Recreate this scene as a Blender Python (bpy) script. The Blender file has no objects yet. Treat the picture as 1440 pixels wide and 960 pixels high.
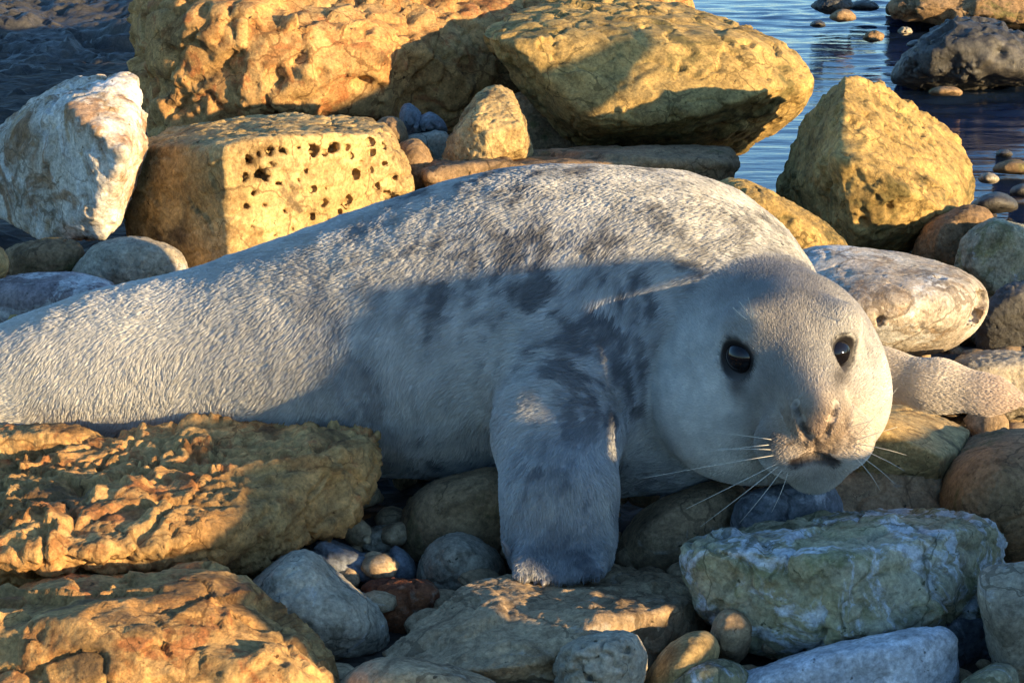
import bpy, bmesh, math, random
import numpy as np
from mathutils import Vector, kdtree

# ------------------------------------------------------------------ camera, world, sun, exposure
scene = bpy.context.scene
COL = bpy.context.scene.collection
CAM_H = 1.15
PITCH = math.radians(16.0)
HFOV = math.radians(26.0)
FPX = 720.0 / math.tan(HFOV / 2)
cam_d = bpy.data.cameras.new('camera')
cam = bpy.data.objects.new('camera', cam_d)
COL.objects.link(cam)
cam.location = (0, 0, CAM_H)
cam.rotation_euler = (math.pi / 2 - PITCH, 0, 0)
cam_d.sensor_fit = 'HORIZONTAL'
cam_d.angle = HFOV
cam_d.clip_start = 0.05
cam_d.clip_end = 3000
scene.camera = cam

SUN_AZ = math.radians(56)     # from straight behind the camera, turned towards the right
SUN_EL = math.radians(9)
SUN = np.array([math.sin(SUN_AZ) * math.cos(SUN_EL), -math.cos(SUN_AZ) * math.cos(SUN_EL), math.sin(SUN_EL)])
w = bpy.data.worlds.new('World')
scene.world = w
w.use_nodes = True
nt = w.node_tree
bg = nt.nodes['Background']
sky = nt.nodes.new('ShaderNodeTexSky')
sky.sky_type = 'NISHITA'
sky.sun_disc = False
sky.sun_elevation = SUN_EL
sky.sun_rotation = math.atan2(SUN[0], SUN[1])
sky.air_density = 1.0
sky.dust_density = 0.2
sky.ozone_density = 4.0
nt.links.new(sky.outputs[0], bg.inputs[0])
bg.inputs[1].default_value = 0.15
sl = bpy.data.lights.new('sun', 'SUN')
sl.energy = 4.4
sl.angle = math.radians(0.6)
sl.color = (1.0, 0.74, 0.40)
so = bpy.data.objects.new('sun', sl)
COL.objects.link(so)
so.rotation_euler = Vector(SUN.tolist()).to_track_quat('Z', 'Y').to_euler()
so.location = (4, -3, 5)
scene.view_settings.view_transform = 'Standard'
scene.view_settings.look = 'None'
scene.view_settings.gamma = 1.0
scene.view_settings.exposure = 1.55
scene.cycles.use_denoising = True
scene.cycles.adaptive_threshold = 0.02
scene.cycles.max_bounces = 4
scene.cycles.diffuse_bounces = 3
scene.cycles.glossy_bounces = 2

# ------------------------------------------------------------------ helpers
FWD = np.array([0, math.cos(PITCH), -math.sin(PITCH)])
UP = np.array([0, math.sin(PITCH), math.cos(PITCH)])
CAMP = np.array([0, 0, CAM_H])


def ray(px, py):
    return np.array([1.0, 0, 0]) * ((px - 720) / FPX) + UP * ((480 - py) / FPX) + FWD


def P(px, py, Y):
    d = ray(px, py)
    return CAMP + d * (Y / d[1])


def mpp(px, py, Y):
    """metres per pixel at that place"""
    return float(np.dot(P(px, py, Y) - CAMP, FWD)) / FPX


def project(p):
    q = p - CAMP
    z = q @ FWD
    return 720 + FPX * q[:, 0] / z, 480 - FPX * (q @ UP) / z


_rs = np.random.RandomState(7)
_perm = _rs.permutation(256).astype(np.int32)
_perm = np.concatenate([_perm, _perm])
_g = _rs.normal(size=(256, 3)).astype(np.float32)
_g /= np.linalg.norm(_g, axis=1)[:, None]


def perlin(p):
    p = p.astype(np.float32)
    i = np.floor(p).astype(np.int32)
    f = p - i
    u = f * f * f * (f * (f * 6 - 15) + 10)
    i &= 255
    out = 0
    for dx in (0, 1):
        wx = u[:, 0] if dx else 1 - u[:, 0]
        a = _perm[(i[:, 0] + dx) & 255]
        for dy in (0, 1):
            wy = u[:, 1] if dy else 1 - u[:, 1]
            b = _perm[a + ((i[:, 1] + dy) & 255)]
            for dz in (0, 1):
                wz = u[:, 2] if dz else 1 - u[:, 2]
                g = _g[_perm[b + ((i[:, 2] + dz) & 255)]]
                out = out + wx * wy * wz * (g[:, 0] * (f[:, 0] - dx) + g[:, 1] * (f[:, 1] - dy) + g[:, 2] * (f[:, 2] - dz))
    return out * 1.5


def fbm(p, freq, octv=4, gain=0.5, off=0.0):
    s, a, t = 0, 1.0, 0
    q = p * freq + off
    for _ in range(octv):
        s = s + a * perlin(q)
        t += a
        a *= gain
        q = q * 2.03 + 17.3
    return s / t


def smst(a, b, x):
    t = np.clip((x - a) / (b - a), 0, 1)
    return t * t * (3 - 2 * t)


def surface_nets(fn, lo, hi, dx, B=4, slack=0.0):
    lo = np.asarray(lo, float)
    hi = np.asarray(hi, float)
    nb = np.ceil((hi - lo) / (dx * B)).astype(int) + 1
    n = nb * B
    ax = [np.arange(k) for k in nb]
    I = np.stack(np.meshgrid(*ax, indexing='ij'), -1).reshape(-1, 3)
    dc = fn(lo + (I * B + (B - 1) / 2) * dx)
    act = np.abs(dc) < B * dx * 0.87 * 1.7 + slack
    V = np.repeat(np.repeat(np.repeat(dc.reshape(nb), B, 0), B, 1), B, 2).astype(np.float32)
    A = I[act]
    o = np.stack(np.meshgrid(np.arange(B), np.arange(B), np.arange(B), indexing='ij'), -1).reshape(-1, 3)
    F = (A[:, None, :] * B + o[None]).reshape(-1, 3)
    vals = np.empty(len(F), np.float32)
    for s in range(0, len(F), 400000):
        vals[s:s + 400000] = fn(lo + F[s:s + 400000] * dx)
    V[F[:, 0], F[:, 1], F[:, 2]] = vals
    S = V < 0
    cnt = np.zeros(np.array(n) - 1, np.int8)
    for a in (0, 1):
        for b in (0, 1):
            for c in (0, 1):
                cnt += S[a:n[0] - 1 + a, b:n[1] - 1 + b, c:n[2] - 1 + c]
    cells = np.argwhere((cnt > 0) & (cnt < 8))
    idx = -np.ones(cnt.shape, np.int64)
    idx[cells[:, 0], cells[:, 1], cells[:, 2]] = np.arange(len(cells))
    acc = np.zeros((len(cells), 3))
    num = np.zeros(len(cells))
    cs = [np.array(c) for c in ((0, 0, 0), (1, 0, 0), (0, 1, 0), (1, 1, 0), (0, 0, 1), (1, 0, 1), (0, 1, 1), (1, 1, 1))]
    for a, b in ((0, 1), (2, 3), (4, 5), (6, 7), (0, 2), (1, 3), (4, 6), (5, 7), (0, 4), (1, 5), (2, 6), (3, 7)):
        ca, cb = cells + cs[a], cells + cs[b]
        va = V[ca[:, 0], ca[:, 1], ca[:, 2]]
        vb = V[cb[:, 0], cb[:, 1], cb[:, 2]]
        m = (va < 0) != (vb < 0)
        t = np.where(m, va / np.where(m, va - vb, 1), 0)
        acc += np.where(m[:, None], cs[a] + t[:, None] * (cs[b] - cs[a]), 0)
        num += m
    verts = lo + (cells + acc / num[:, None]) * dx
    quads = []
    for axis in range(3):
        sl0 = [slice(None)] * 3
        sl1 = [slice(None)] * 3
        sl0[axis] = slice(0, -1)
        sl1[axis] = slice(1, None)
        d = S[tuple(sl0)] != S[tuple(sl1)]
        e = np.argwhere(d)
        u, v = [(1, 2), (2, 0), (0, 1)][axis]
        ok = (e[:, u] > 0) & (e[:, v] > 0) & (e[:, u] < n[u] - 1) & (e[:, v] < n[v] - 1)
        e = e[ok]
        du = np.eye(3, dtype=int)[u]
        dv = np.eye(3, dtype=int)[v]
        q = []
        for w_ in (e - du - dv, e - dv, e, e - du):
            q.append(idx[w_[:, 0], w_[:, 1], w_[:, 2]])
        q = np.stack(q, 1)
        inside = S[e[:, 0], e[:, 1], e[:, 2]]
        q[~inside] = q[~inside][:, ::-1]
        quads.append(q)
    quads = np.concatenate(quads)
    quads = quads[(quads >= 0).all(1)]
    return verts, quads


def vnormals(v, q):
    n = np.cross(v[q[:, 2]] - v[q[:, 0]], v[q[:, 3]] - v[q[:, 1]]) if q.shape[1] == 4 else np.cross(v[q[:, 1]] - v[q[:, 0]], v[q[:, 2]] - v[q[:, 0]])
    out = np.zeros_like(v)
    for k in range(3):
        s = 0
        for c in range(q.shape[1]):
            s = s + np.bincount(q[:, c], n[:, k], len(v))
        out[:, k] = s
    return out / np.maximum(np.linalg.norm(out, axis=1), 1e-12)[:, None]


def relax(q, a, it, w=None):
    """average a value (or position) over the mesh neighbours"""
    nv = len(a)
    deg = np.bincount(q.ravel(), minlength=nv) * 2.0
    for _ in range(it):
        cols = [a] if a.ndim == 1 else [a[:, k] for k in range(a.shape[1])]
        out = []
        for c in cols:
            s = 0
            for k in range(4):
                s = s + np.bincount(q[:, k], c[q[:, (k + 1) % 4]] + c[q[:, (k + 3) % 4]], nv)
            out.append(s / np.maximum(deg, 1))
        b = out[0] if a.ndim == 1 else np.stack(out, 1)
        if w is None:
            a = b
        else:
            a = a + (b - a) * (w if a.ndim == 1 else w[:, None])
    return a


def mesh_from(name, v, q, smooth=True):
    me = bpy.data.meshes.new(name)
    me.vertices.add(len(v))
    me.vertices.foreach_set('co', np.asarray(v, np.float32).ravel())
    k = q.shape[1]
    me.loops.add(q.size)
    me.loops.foreach_set('vertex_index', q.astype(np.int32).ravel())
    me.polygons.add(len(q))
    me.polygons.foreach_set('loop_start', np.arange(0, q.size, k, dtype=np.int32))
    me.polygons.foreach_set('use_smooth', np.full(len(q), smooth))
    me.update(calc_edges=True)
    return me


def add_obj(name, me, mat=None, loc=None, parent=None):
    o = bpy.data.objects.new(name, me)
    if loc is not None:
        o.location = loc
    if mat is not None:
        me.materials.append(mat)
    if parent is not None:
        o.parent = parent
    COL.objects.link(o)
    return o


def tag(o, label, cat, group=None):
    o['label'] = label
    o['category'] = cat
    if group:
        o['group'] = group


# ------------------------------------------------------------------ materials
MATS = {}


def rock_mat(key, A, B, C, stain=None, stain_amt=0.0, scale=1.0, rough=0.88, bump=0.85, spec=0.25, pale=None, pale_amt=0.0):
    if key in MATS:
        return MATS[key]
    m = bpy.data.materials.new(key)
    m.use_nodes = True
    N = m.node_tree.nodes
    L = m.node_tree.links
    bs = N['Principled BSDF']
    tc = N.new('ShaderNodeTexCoord')
    oi = N.new('ShaderNodeObjectInfo')
    mul = N.new('ShaderNodeVectorMath'); mul.operation = 'SCALE'
    comb = N.new('ShaderNodeCombineXYZ')
    for k in range(3):
        L.new(oi.outputs['Random'], comb.inputs[k])
    L.new(comb.outputs[0], mul.inputs[0]); mul.inputs['Scale'].default_value = 37.0
    add = N.new('ShaderNodeVectorMath'); add.operation = 'ADD'
    L.new(tc.outputs['Object'], add.inputs[0]); L.new(mul.outputs[0], add.inputs[1])

    def noise(sc, det=6, rg=0.6, dist=0.0):
        n = N.new('ShaderNodeTexNoise')
        n.inputs['Scale'].default_value = sc * scale
        n.inputs['Detail'].default_value = det
        n.inputs['Roughness'].default_value = rg
        n.inputs['Distortion'].default_value = dist
        L.new(add.outputs[0], n.inputs['Vector'])
        return n.outputs['Fac']

    def ramp(f, a, b):
        r = N.new('ShaderNodeMapRange')
        r.interpolation_type = 'SMOOTHSTEP'
        r.inputs['From Min'].default_value = a
        r.inputs['From Max'].default_value = b
        L.new(f, r.inputs['Value'])
        return r.outputs[0]

    def mix(f, a, b, mode='MIX'):
        x = N.new('ShaderNodeMix')
        x.data_type = 'RGBA'
        x.blend_type = mode
        if isinstance(f, float):
            x.inputs[0].default_value = f
        else:
            L.new(f, x.inputs[0])
        for s, c in ((6, a), (7, b)):
            if isinstance(c, tuple):
                x.inputs[s].default_value = (*c, 1)
            else:
                L.new(c, x.inputs[s])
        return x.outputs[2]

    c = mix(ramp(noise(5, 5, 0.55, 0.6), 0.40, 0.60), A, B)
    c = mix(ramp(noise(14, 7, 0.68, 0.8), 0.50, 0.66), c, C)
    if pale is not None:
        f = N.new('ShaderNodeMath'); f.operation = 'MULTIPLY'
        L.new(ramp(noise(8, 6, 0.7, 1.2), 0.62 - 0.22 * pale_amt, 0.70 - 0.2 * pale_amt), f.inputs[0]); f.inputs[1].default_value = 0.85
        c = mix(f.outputs[0], c, pale)
    if stain is not None:
        f = N.new('ShaderNodeMath'); f.operation = 'MULTIPLY'
        L.new(ramp(noise(6.5, 6, 0.62, 1.0), 0.60 - 0.2 * stain_amt, 0.72 - 0.2 * stain_amt), f.inputs[0]); f.inputs[1].default_value = 0.8
        c = mix(f.outputs[0], c, stain)
    # grain and speckle
    g = N.new('ShaderNodeMapRange')
    L.new(noise(150, 4, 0.7), g.inputs['Value'])
    g.inputs['From Min'].default_value = 0.25; g.inputs['From Max'].default_value = 0.75
    g.inputs['To Min'].default_value = 0.5; g.inputs['To Max'].default_value = 1.45
    c = mix(1.0, c, g.outputs[0], 'MULTIPLY')
    g2 = N.new('ShaderNodeMapRange')
    L.new(noise(30, 6, 0.75, 0.5), g2.inputs['Value'])
    g2.inputs['From Min'].default_value = 0.3; g2.inputs['From Max'].default_value = 0.7
    g2.inputs['To Min'].default_value = 0.55; g2.inputs['To Max'].default_value = 1.4
    c = mix(1.0, c, g2.outputs[0], 'MULTIPLY')
    wn = N.new('ShaderNodeTexNoise'); wn.inputs['Scale'].default_value = 9 * scale; wn.inputs['Detail'].default_value = 5
    L.new(add.outputs[0], wn.inputs['Vector'])
    wa = N.new('ShaderNodeVectorMath'); wa.operation = 'MULTIPLY_ADD'
    L.new(wn.outputs['Color'], wa.inputs[0]); wa.inputs[1].default_value = (.16, .16, .16); L.new(add.outputs[0], wa.inputs[2])
    vo = N.new('ShaderNodeTexVoronoi'); vo.feature = 'DISTANCE_TO_EDGE'; vo.inputs['Scale'].default_value = 6.5 * scale
    L.new(wa.outputs[0], vo.inputs['Vector'])
    lw = N.new('ShaderNodeMath'); lw.operation = 'MULTIPLY'
    L.new(ramp(noise(4, 3, .5), .42, .62), lw.inputs[0]); lw.inputs[1].default_value = .022
    ck = N.new('ShaderNodeMath'); ck.operation = 'LESS_THAN'
    L.new(vo.outputs['Distance'], ck.inputs[0]); L.new(lw.outputs[0], ck.inputs[1])
    ckm = N.new('ShaderNodeMath'); ckm.operation = 'MULTIPLY'; ckm.inputs[1].default_value = .6
    L.new(ck.outputs[0], ckm.inputs[0])
    c = mix(ckm.outputs[0], c, tuple(x * 0.4 for x in C))
    sp = ramp(noise(60, 3, 0.6, 0.3), 0.66, 0.74)
    c = mix(sp, c, tuple(x * 0.35 for x in C))
    L.new(c, bs.inputs['Base Color'])
    bs.inputs['Roughness'].default_value = rough
    bs.inputs['Specular IOR Level'].default_value = spec
    b1 = N.new('ShaderNodeBump'); b1.inputs['Strength'].default_value = bump; b1.inputs['Distance'].default_value = 0.012
    L.new(noise(38, 7, 0.78, 0.4), b1.inputs['Height'])
    b2 = N.new('ShaderNodeBump'); b2.inputs['Strength'].default_value = bump * 0.7; b2.inputs['Distance'].default_value = 0.004
    L.new(noise(170, 5, 0.7), b2.inputs['Height'])
    L.new(b1.outputs[0], b2.inputs['Normal'])
    b3 = N.new('ShaderNodeBump'); b3.inputs['Strength'].default_value = .6; b3.inputs['Distance'].default_value = 0.006; b3.invert = True
    L.new(ck.outputs[0], b3.inputs['Height']); L.new(b2.outputs[0], b3.inputs['Normal'])
    L.new(b3.outputs[0], bs.inputs['Normal'])
    L.new(ramp(noise(3.5, 4, .6), .35, .65), b1.inputs['Strength'])
    MATS[key] = m
    return m


OCHRE = rock_mat('ochre_sandstone', (.50, .265, .09), (.47, .28, .105), (.31, .14, .045), stain=(.10, .06, .03), stain_amt=0.3, pale=(.40, .15, .05), pale_amt=0.35)
YELLOW = rock_mat('yellow_green_sandstone', (.44, .285, .095), (.37, .245, .085), (.24, .155, .05), stain=(.10, .085, .03), stain_amt=0.35)
BUFF = rock_mat('buff_sandstone', (.49, .335, .145), (.42, .28, .11), (.29, .18, .07), stain=(.11, .075, .04), stain_amt=0.25)
PALE = rock_mat('pale_limestone', (.55, .49, .40), (.46, .38, .29), (.36, .26, .17), stain=(.16, .10, .06), stain_amt=0.2, pale=(.64, .62, .58), pale_amt=0.4)
WHITE = rock_mat('white_quartz', (.64, .57, .47), (.54, .45, .34), (.42, .29, .16), stain=(.27, .13, .045), stain_amt=0.55, pale=(.68, .64, .57), pale_amt=0.4)
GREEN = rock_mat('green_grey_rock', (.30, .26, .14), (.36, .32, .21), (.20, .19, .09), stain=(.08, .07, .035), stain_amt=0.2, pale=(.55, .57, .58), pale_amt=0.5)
GREY = rock_mat('grey_stone', (.41, .345, .25), (.34, .285, .20), (.22, .18, .12), pale=(.40, .38, .34), pale_amt=0.2)
BROWN = rock_mat('brown_stone', (.30, .19, .095), (.24, .15, .075), (.15, .095, .045), stain=(.10, .095, .03), stain_amt=0.3)
RUST = rock_mat('rust_stone', (.26, .09, .035), (.20, .065, .03), (.13, .05, .028), pale=(.30, .20, .13), pale_amt=0.25)
SLATE = rock_mat('slate', (.20, .21, .22), (.15, .16, .17), (.09, .095, .10), pale=(.34, .35, .36), pale_amt=0.2)
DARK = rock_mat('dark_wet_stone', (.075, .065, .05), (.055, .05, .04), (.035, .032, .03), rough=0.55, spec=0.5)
TAN = rock_mat('tan_stone', (.42, .29, .16), (.36, .245, .135), (.25, .165, .09), stain=(.12, .08, .045), stain_amt=0.15, pale=(.42, .35, .26), pale_amt=0.15)
ICE = rock_mat('bluish_white_rock', (.62, .63, .64), (.54, .54, .55), (.40, .39, .38), pale=(.72, .73, .74), pale_amt=0.5)
MAUVE = rock_mat('mauve_stone', (.34, .28, .26), (.27, .22, .21), (.18, .14, .13), pale=(.66, .62, .57), pale_amt=0.5)

# ------------------------------------------------------------------ rocks


def planes_of(pts):
    bm = bmesh.new()
    for p in pts:
        bm.verts.new(p)
    bmesh.ops.convex_hull(bm, input=bm.verts)
    bmesh.ops.dissolve_limit(bm, angle_limit=math.radians(4), verts=bm.verts, edges=bm.edges)
    bm.normal_update()
    out = [(np.array(f.normal), float(np.dot(f.normal, f.verts[0].co))) for f in bm.faces if f.calc_area() > 1e-8]
    bm.free()
    return np.array([a for a, b in out]), np.array([b for a, b in out])


def ring3(outline, Y0, back, bulge, shrink_f=0.6, shrink_b=0.8):
    pts = [(p[0], p[1], p[2] if len(p) > 2 else Y0) for p in outline]
    c = np.mean([(p[0], p[1]) for p in pts], 0)
    out = [P(*p) for p in pts]
    for x, y, Y in pts:
        if bulge:
            out.append(P(c[0] + (x - c[0]) * shrink_f, c[1] + (y - c[1]) * shrink_f, Y - bulge))
        if back:
            out.append(P(c[0] + (x - c[0]) * shrink_b, c[1] + (y - c[1]) * shrink_b, Y + back))
    return out


ROCK_N = [0]


def facets(v, dx, cell, amt, rs):
    """broken planar chips: every cell of a warped Voronoi pattern is tilted and set off a little"""
    m = int(np.clip(len(v) * dx * dx / (cell * cell), 6, 420))
    fp = v[rs.choice(len(v), m)]
    f = 0.9 / cell
    o = rs.uniform(0, 50)
    wv = v + cell * .45 * np.stack([fbm(v, f, 2, .6, off=o + k * 13.7) for k in range(3)], 1)
    idx = np.empty(len(v), int)
    f2 = (fp * fp).sum(1)
    for s in range(0, len(v), 20000):
        idx[s:s + 20000] = (f2[None] - 2 * wv[s:s + 20000] @ fp.T).argmin(1)
    t = rs.normal(size=(m, 3)); t /= np.linalg.norm(t, axis=1)[:, None]
    hh = rs.uniform(-.5, .5, m)
    return amt * (((v - fp[idx]) * t[idx]).sum(1) * 1.1 + hh[idx] * cell * .55)




def rock(name, label, cat, mat, outline, Y=None, back=0.2, bulge=0.0, ridge=(), extra=(), round_=0.10, rough=1.0,
         strata=None, pits=0, pit_r=(.006, .012), cracks=0.0, holes=(), dx=None, low=1.0, group=None, chips=0.0, seed=None, pts3=None, cuts=None):
    ROCK_N[0] += 1
    seed = ROCK_N[0] * 11 if seed is None else seed
    rs = np.random.RandomState(seed)
    if ridge and round_ <= .12:
        round_ = min(round_, .03)
        low *= .5
    pts = pts3 if pts3 is not None else ring3(outline, Y, back, bulge) + [P(*p) for p in ridge]
    hulls = [pts]
    for e in extra:
        hulls.append(ring3(e['o'], e.get('Y'), e.get('back', 0.1), e.get('bulge', 0.0)) + [P(*p) for p in e.get('ridge', ())])
    allp = np.array([p for h in hulls for p in h])
    lo, hi = allp.min(0), allp.max(0)
    size = float(np.median(hi - lo))
    pl = [planes_of(h) for h in hulls]
    cuts = (12 if round_ <= .15 and pts3 is None and not ridge else 0) if cuts is None else cuts
    if cuts:
        hp = np.array(hulls[0])
        cen = hp.mean(0)
        dirs = rs.normal(size=(cuts, 3))
        dirs /= np.linalg.norm(dirs, axis=1)[:, None]
        sup = ((hp - cen) @ dirs.T).max(0)
        co = dirs @ cen + sup * rs.uniform(.80, .96, cuts)
        pl[0] = (np.concatenate([pl[0][0], dirs]), np.concatenate([pl[0][1], co]))
    k = 1.0 / (round_ * size * 0.25 + 1e-4)
    offs = {}
    for (n_, c_), hp in zip(pl, hulls):
        a_ = (np.array(hp) @ n_.T - c_[None]) * k
        offs[id(c_)] = float(np.percentile(np.log(np.exp(a_).sum(1)), 35)) / k * .9
    hs = []
    for (hx, hy, hr) in holes:      # filled in below, needs the solid
        hs.append((hx, hy, hr))

    def solid(p):
        best = None
        for n, c in pl:
            a = (p @ n.T - c[None]) * k
            mx = a.max(1)
            d = (mx + np.log(np.exp(a - mx[:, None]).sum(1))) / k - offs[id(c)]
            if best is None:
                best = d
            else:
                hh = np.clip(.5 + .5 * (d - best) / .03, 0, 1)
                best = d + (best - d) * hh - .03 * hh * (1 - hh)
        return best

    hc = []
    for hx, hy, hr in hs:
        d = ray(hx, hy); d = d / np.linalg.norm(d)
        t = float(np.linalg.norm(lo.mean() * 0 + allp.mean(0) - CAMP)) - size * 1.5
        for _ in range(60):
            s = float(solid((CAMP + d * t)[None])[0])
            t += s * 0.8
            if s < 5e-4 or t > 12:
                break
        r = hr * t / FPX * rs.uniform(.55, 1.25)
        hc.append((CAMP + d * (t + r * 0.1), r, d, r * rs.uniform(1.2, 3.0)))

    def fn(p):
        d = solid(p)
        hn = 1 + .55 * perlin(p * 75.0 + 3.1) if hc else 1
        for c, r, dr, ln in hc:
            q = p - c
            q = q - np.clip(q @ dr, 0, ln)[:, None] * dr
            d = np.maximum(d, r * hn - np.sqrt((q * q).sum(1)))
        return d

    if dx is None:
        dx = min(max(size / 85, 0.0035), 0.0085)
    pad = 4 * dx + max(offs.values())
    v, q = surface_nets(fn, lo - pad, hi + pad, dx)
    n = vnormals(v, q)
    off = rs.uniform(0, 90, 3)
    s = size
    disp = 0.040 * s * low * fbm(v, 2.2 / s, 3, off=off)
    disp += 0.009 * s * rough * fbm(v, 6.0 / s, 3, 0.6, off=off + 9)
    fine = fbm(v, 42.0, 3, 0.65, off=off + 31)
    disp += 0.0036 * rough * fine
    if dx < .0055:
        disp += 0.0028 * rough * fbm(v, 120.0, 2, 0.6, off=off + 3)
    rid = np.abs(fbm(v, 13.0, 3, 0.6, off=off + 47))
    disp -= 0.010 * rough * np.exp(-(rid / .05) ** 2) * np.clip(fbm(v, 5, 2, off=off + 7) * 3, 0, 1)
    if chips:
        fd = facets(v, dx, max(.30 * s, .05), chips * .55, rs) + facets(v, dx, max(.12 * s, .02), chips * 1.1, rs)
        disp += relax(q, fd, 1)
        disp += facets(v, dx, max(.05 * s, .013), chips * 1.7, rs) * smst(-.15, .12, fbm(v, 7, 2, off=off + 19))
    if strata is not None:
        ax, th, amp = strata
        ax = np.array(ax, float); ax /= np.linalg.norm(ax)
        ph = (v @ ax) / th + 1.1 * fbm(v, 3.0, 3, off=off + 3) + .25 * fbm(v, 22, 2, off=off + 5)
        fr = ph - np.floor(ph)
        lay = np.random.RandomState(seed + 1).uniform(-1, 1, 512)[np.floor(ph).astype(int) % 512]
        nxt = np.random.RandomState(seed + 1).uniform(-1, 1, 512)[(np.floor(ph).astype(int) + 1) % 512]
        t = smst(.78, 1.0, fr)
        disp += amp * (lay * (1 - t) + nxt * t) - amp * .8 * np.exp(-((fr - .9) / .07) ** 2)
    if cracks:
        cw = fbm(v, 5.5, 3, 0.5, off=off + 77)
        disp -= cracks * np.exp(-(cw / 0.022) ** 2)
    if pits:
        w_ = np.clip(fbm(v, 9.0, 2, off=off + 63) + .25, 0, 1)
        w_ /= w_.sum()
        ci = rs.choice(len(v), pits, p=w_)
        kd = kdtree.KDTree(len(v))
        for i_, c_ in enumerate(v):
            kd.insert(c_, i_)
        kd.balance()
        pd = np.zeros(len(v))
        for c in ci:
            r = rs.uniform(*pit_r)
            for co, i_, dd in kd.find_range(v[c], r):
                pd[i_] = max(pd[i_], r * 0.95 * (1 - (dd / r) ** 2))
        disp -= pd
    v = v + n * disp[:, None]
    base = np.array([(lo[0] + hi[0]) / 2, (lo[1] + hi[1]) / 2, v[:, 2].min()])
    me = mesh_from(name, v - base, q)
    o = add_obj(name, me, mat, base)
    tag(o, label, cat, group)
    return o


# ------------------------------------------------------------------ the setting: ground, water
def ground_z(x, y):
    """rough shingle, sinking under the water to the right and behind"""
    s = smst(5.0, 5.9, y) * smst(-0.1, 0.5, x - (y - 6.0) * -0.10)
    land = 1 - smst(-.6, .2, x + (y - 6) * .08)
    z = -0.02 - 0.16 * s - 0.05 * smst(5.5, 8, y) + land * smst(5, 7, y) * .10
    return z


def make_ground():
    xs = np.concatenate([-np.geomspace(3.2, 900, 26)[::-1], np.arange(-3.15, 3.16, 0.03), np.geomspace(3.2, 900, 26)])
    ys = np.concatenate([-np.geomspace(2.0, 900, 24)[::-1], np.arange(-1.95, 1.5, 0.15), np.arange(1.5, 9.5, 0.03), np.geomspace(9.55, 1500, 40)])
    X, Y = np.meshgrid(xs, ys, indexing='ij')
    p = np.stack([X.ravel(), Y.ravel(), np.zeros(X.size)], 1)
    z = ground_z(p[:, 0], p[:, 1])
    near = 1 - smst(9, 14, np.hypot(p[:, 0], p[:, 1] - 3))
    z = z + near * (0.030 * fbm(p, 3.0, 3) + 0.07 * np.abs(fbm(p * np.array([1, 1.3, 1]), 6.0, 5, .7, off=5.0)) - 0.015)
    far = smst(9.5, 60, p[:, 1])
    z = z - far * 1.5
    p[:, 2] = z
    nx, ny = len(xs), len(ys)
    i = np.arange(nx * ny).reshape(nx, ny)
    q = np.stack([i[:-1, :-1].ravel(), i[1:, :-1].ravel(), i[1:, 1:].ravel(), i[:-1, 1:].ravel()], 1)
    m = bpy.data.materials.new('wet_shingle')
    m.use_nodes = True
    N, L = m.node_tree.nodes, m.node_tree.links
    bs = N['Principled BSDF']
    tc = N.new('ShaderNodeTexCoord')
    n1 = N.new('ShaderNodeTexNoise'); n1.inputs['Scale'].default_value = 9; n1.inputs['Detail'].default_value = 8; n1.inputs['Roughness'].default_value = .7
    vo = N.new('ShaderNodeTexVoronoi'); vo.inputs['Scale'].default_value = 22
    mp = N.new('ShaderNodeMapping'); mp.inputs['Scale'].default_value = (1, 1.7, 1)
    L.new(tc.outputs['Object'], mp.inputs[0])
    L.new(mp.outputs[0], n1.inputs['Vector']); L.new(mp.outputs[0], vo.inputs['Vector'])
    cr = N.new('ShaderNodeValToRGB')
    cr.color_ramp.elements[0].position = .35; cr.color_ramp.elements[0].color = (.018, .017, .016, 1)
    cr.color_ramp.elements[1].position = .68; cr.color_ramp.elements[1].color = (.13, .095, .065, 1)
    L.new(n1.outputs['Fac'], cr.inputs[0])
    L.new(cr.outputs[0], bs.inputs['Base Color'])
    rr = N.new('ShaderNodeMapRange'); rr.inputs['To Min'].default_value = .6; rr.inputs['To Max'].default_value = .9
    bs.inputs['Specular IOR Level'].default_value = .25
    L.new(n1.outputs['Fac'], rr.inputs[0]); L.new(rr.outputs[0], bs.inputs['Roughness'])
    b1 = N.new('ShaderNodeBump'); b1.inputs['Distance'].default_value = .03; b1.inputs['Strength'].default_value = .8
    L.new(vo.outputs['Distance'], b1.inputs['Height'])
    b2 = N.new('ShaderNodeBump'); b2.inputs['Distance'].default_value = .02; b2.inputs['Strength'].default_value = .8
    L.new(n1.outputs['Fac'], b2.inputs['Height']); L.new(b1.outputs[0], b2.inputs['Normal'])
    L.new(b2.outputs[0], bs.inputs['Normal'])
    o = add_obj('ground', mesh_from('ground', p, q), m)
    o['kind'] = 'structure'


make_ground()


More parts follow.
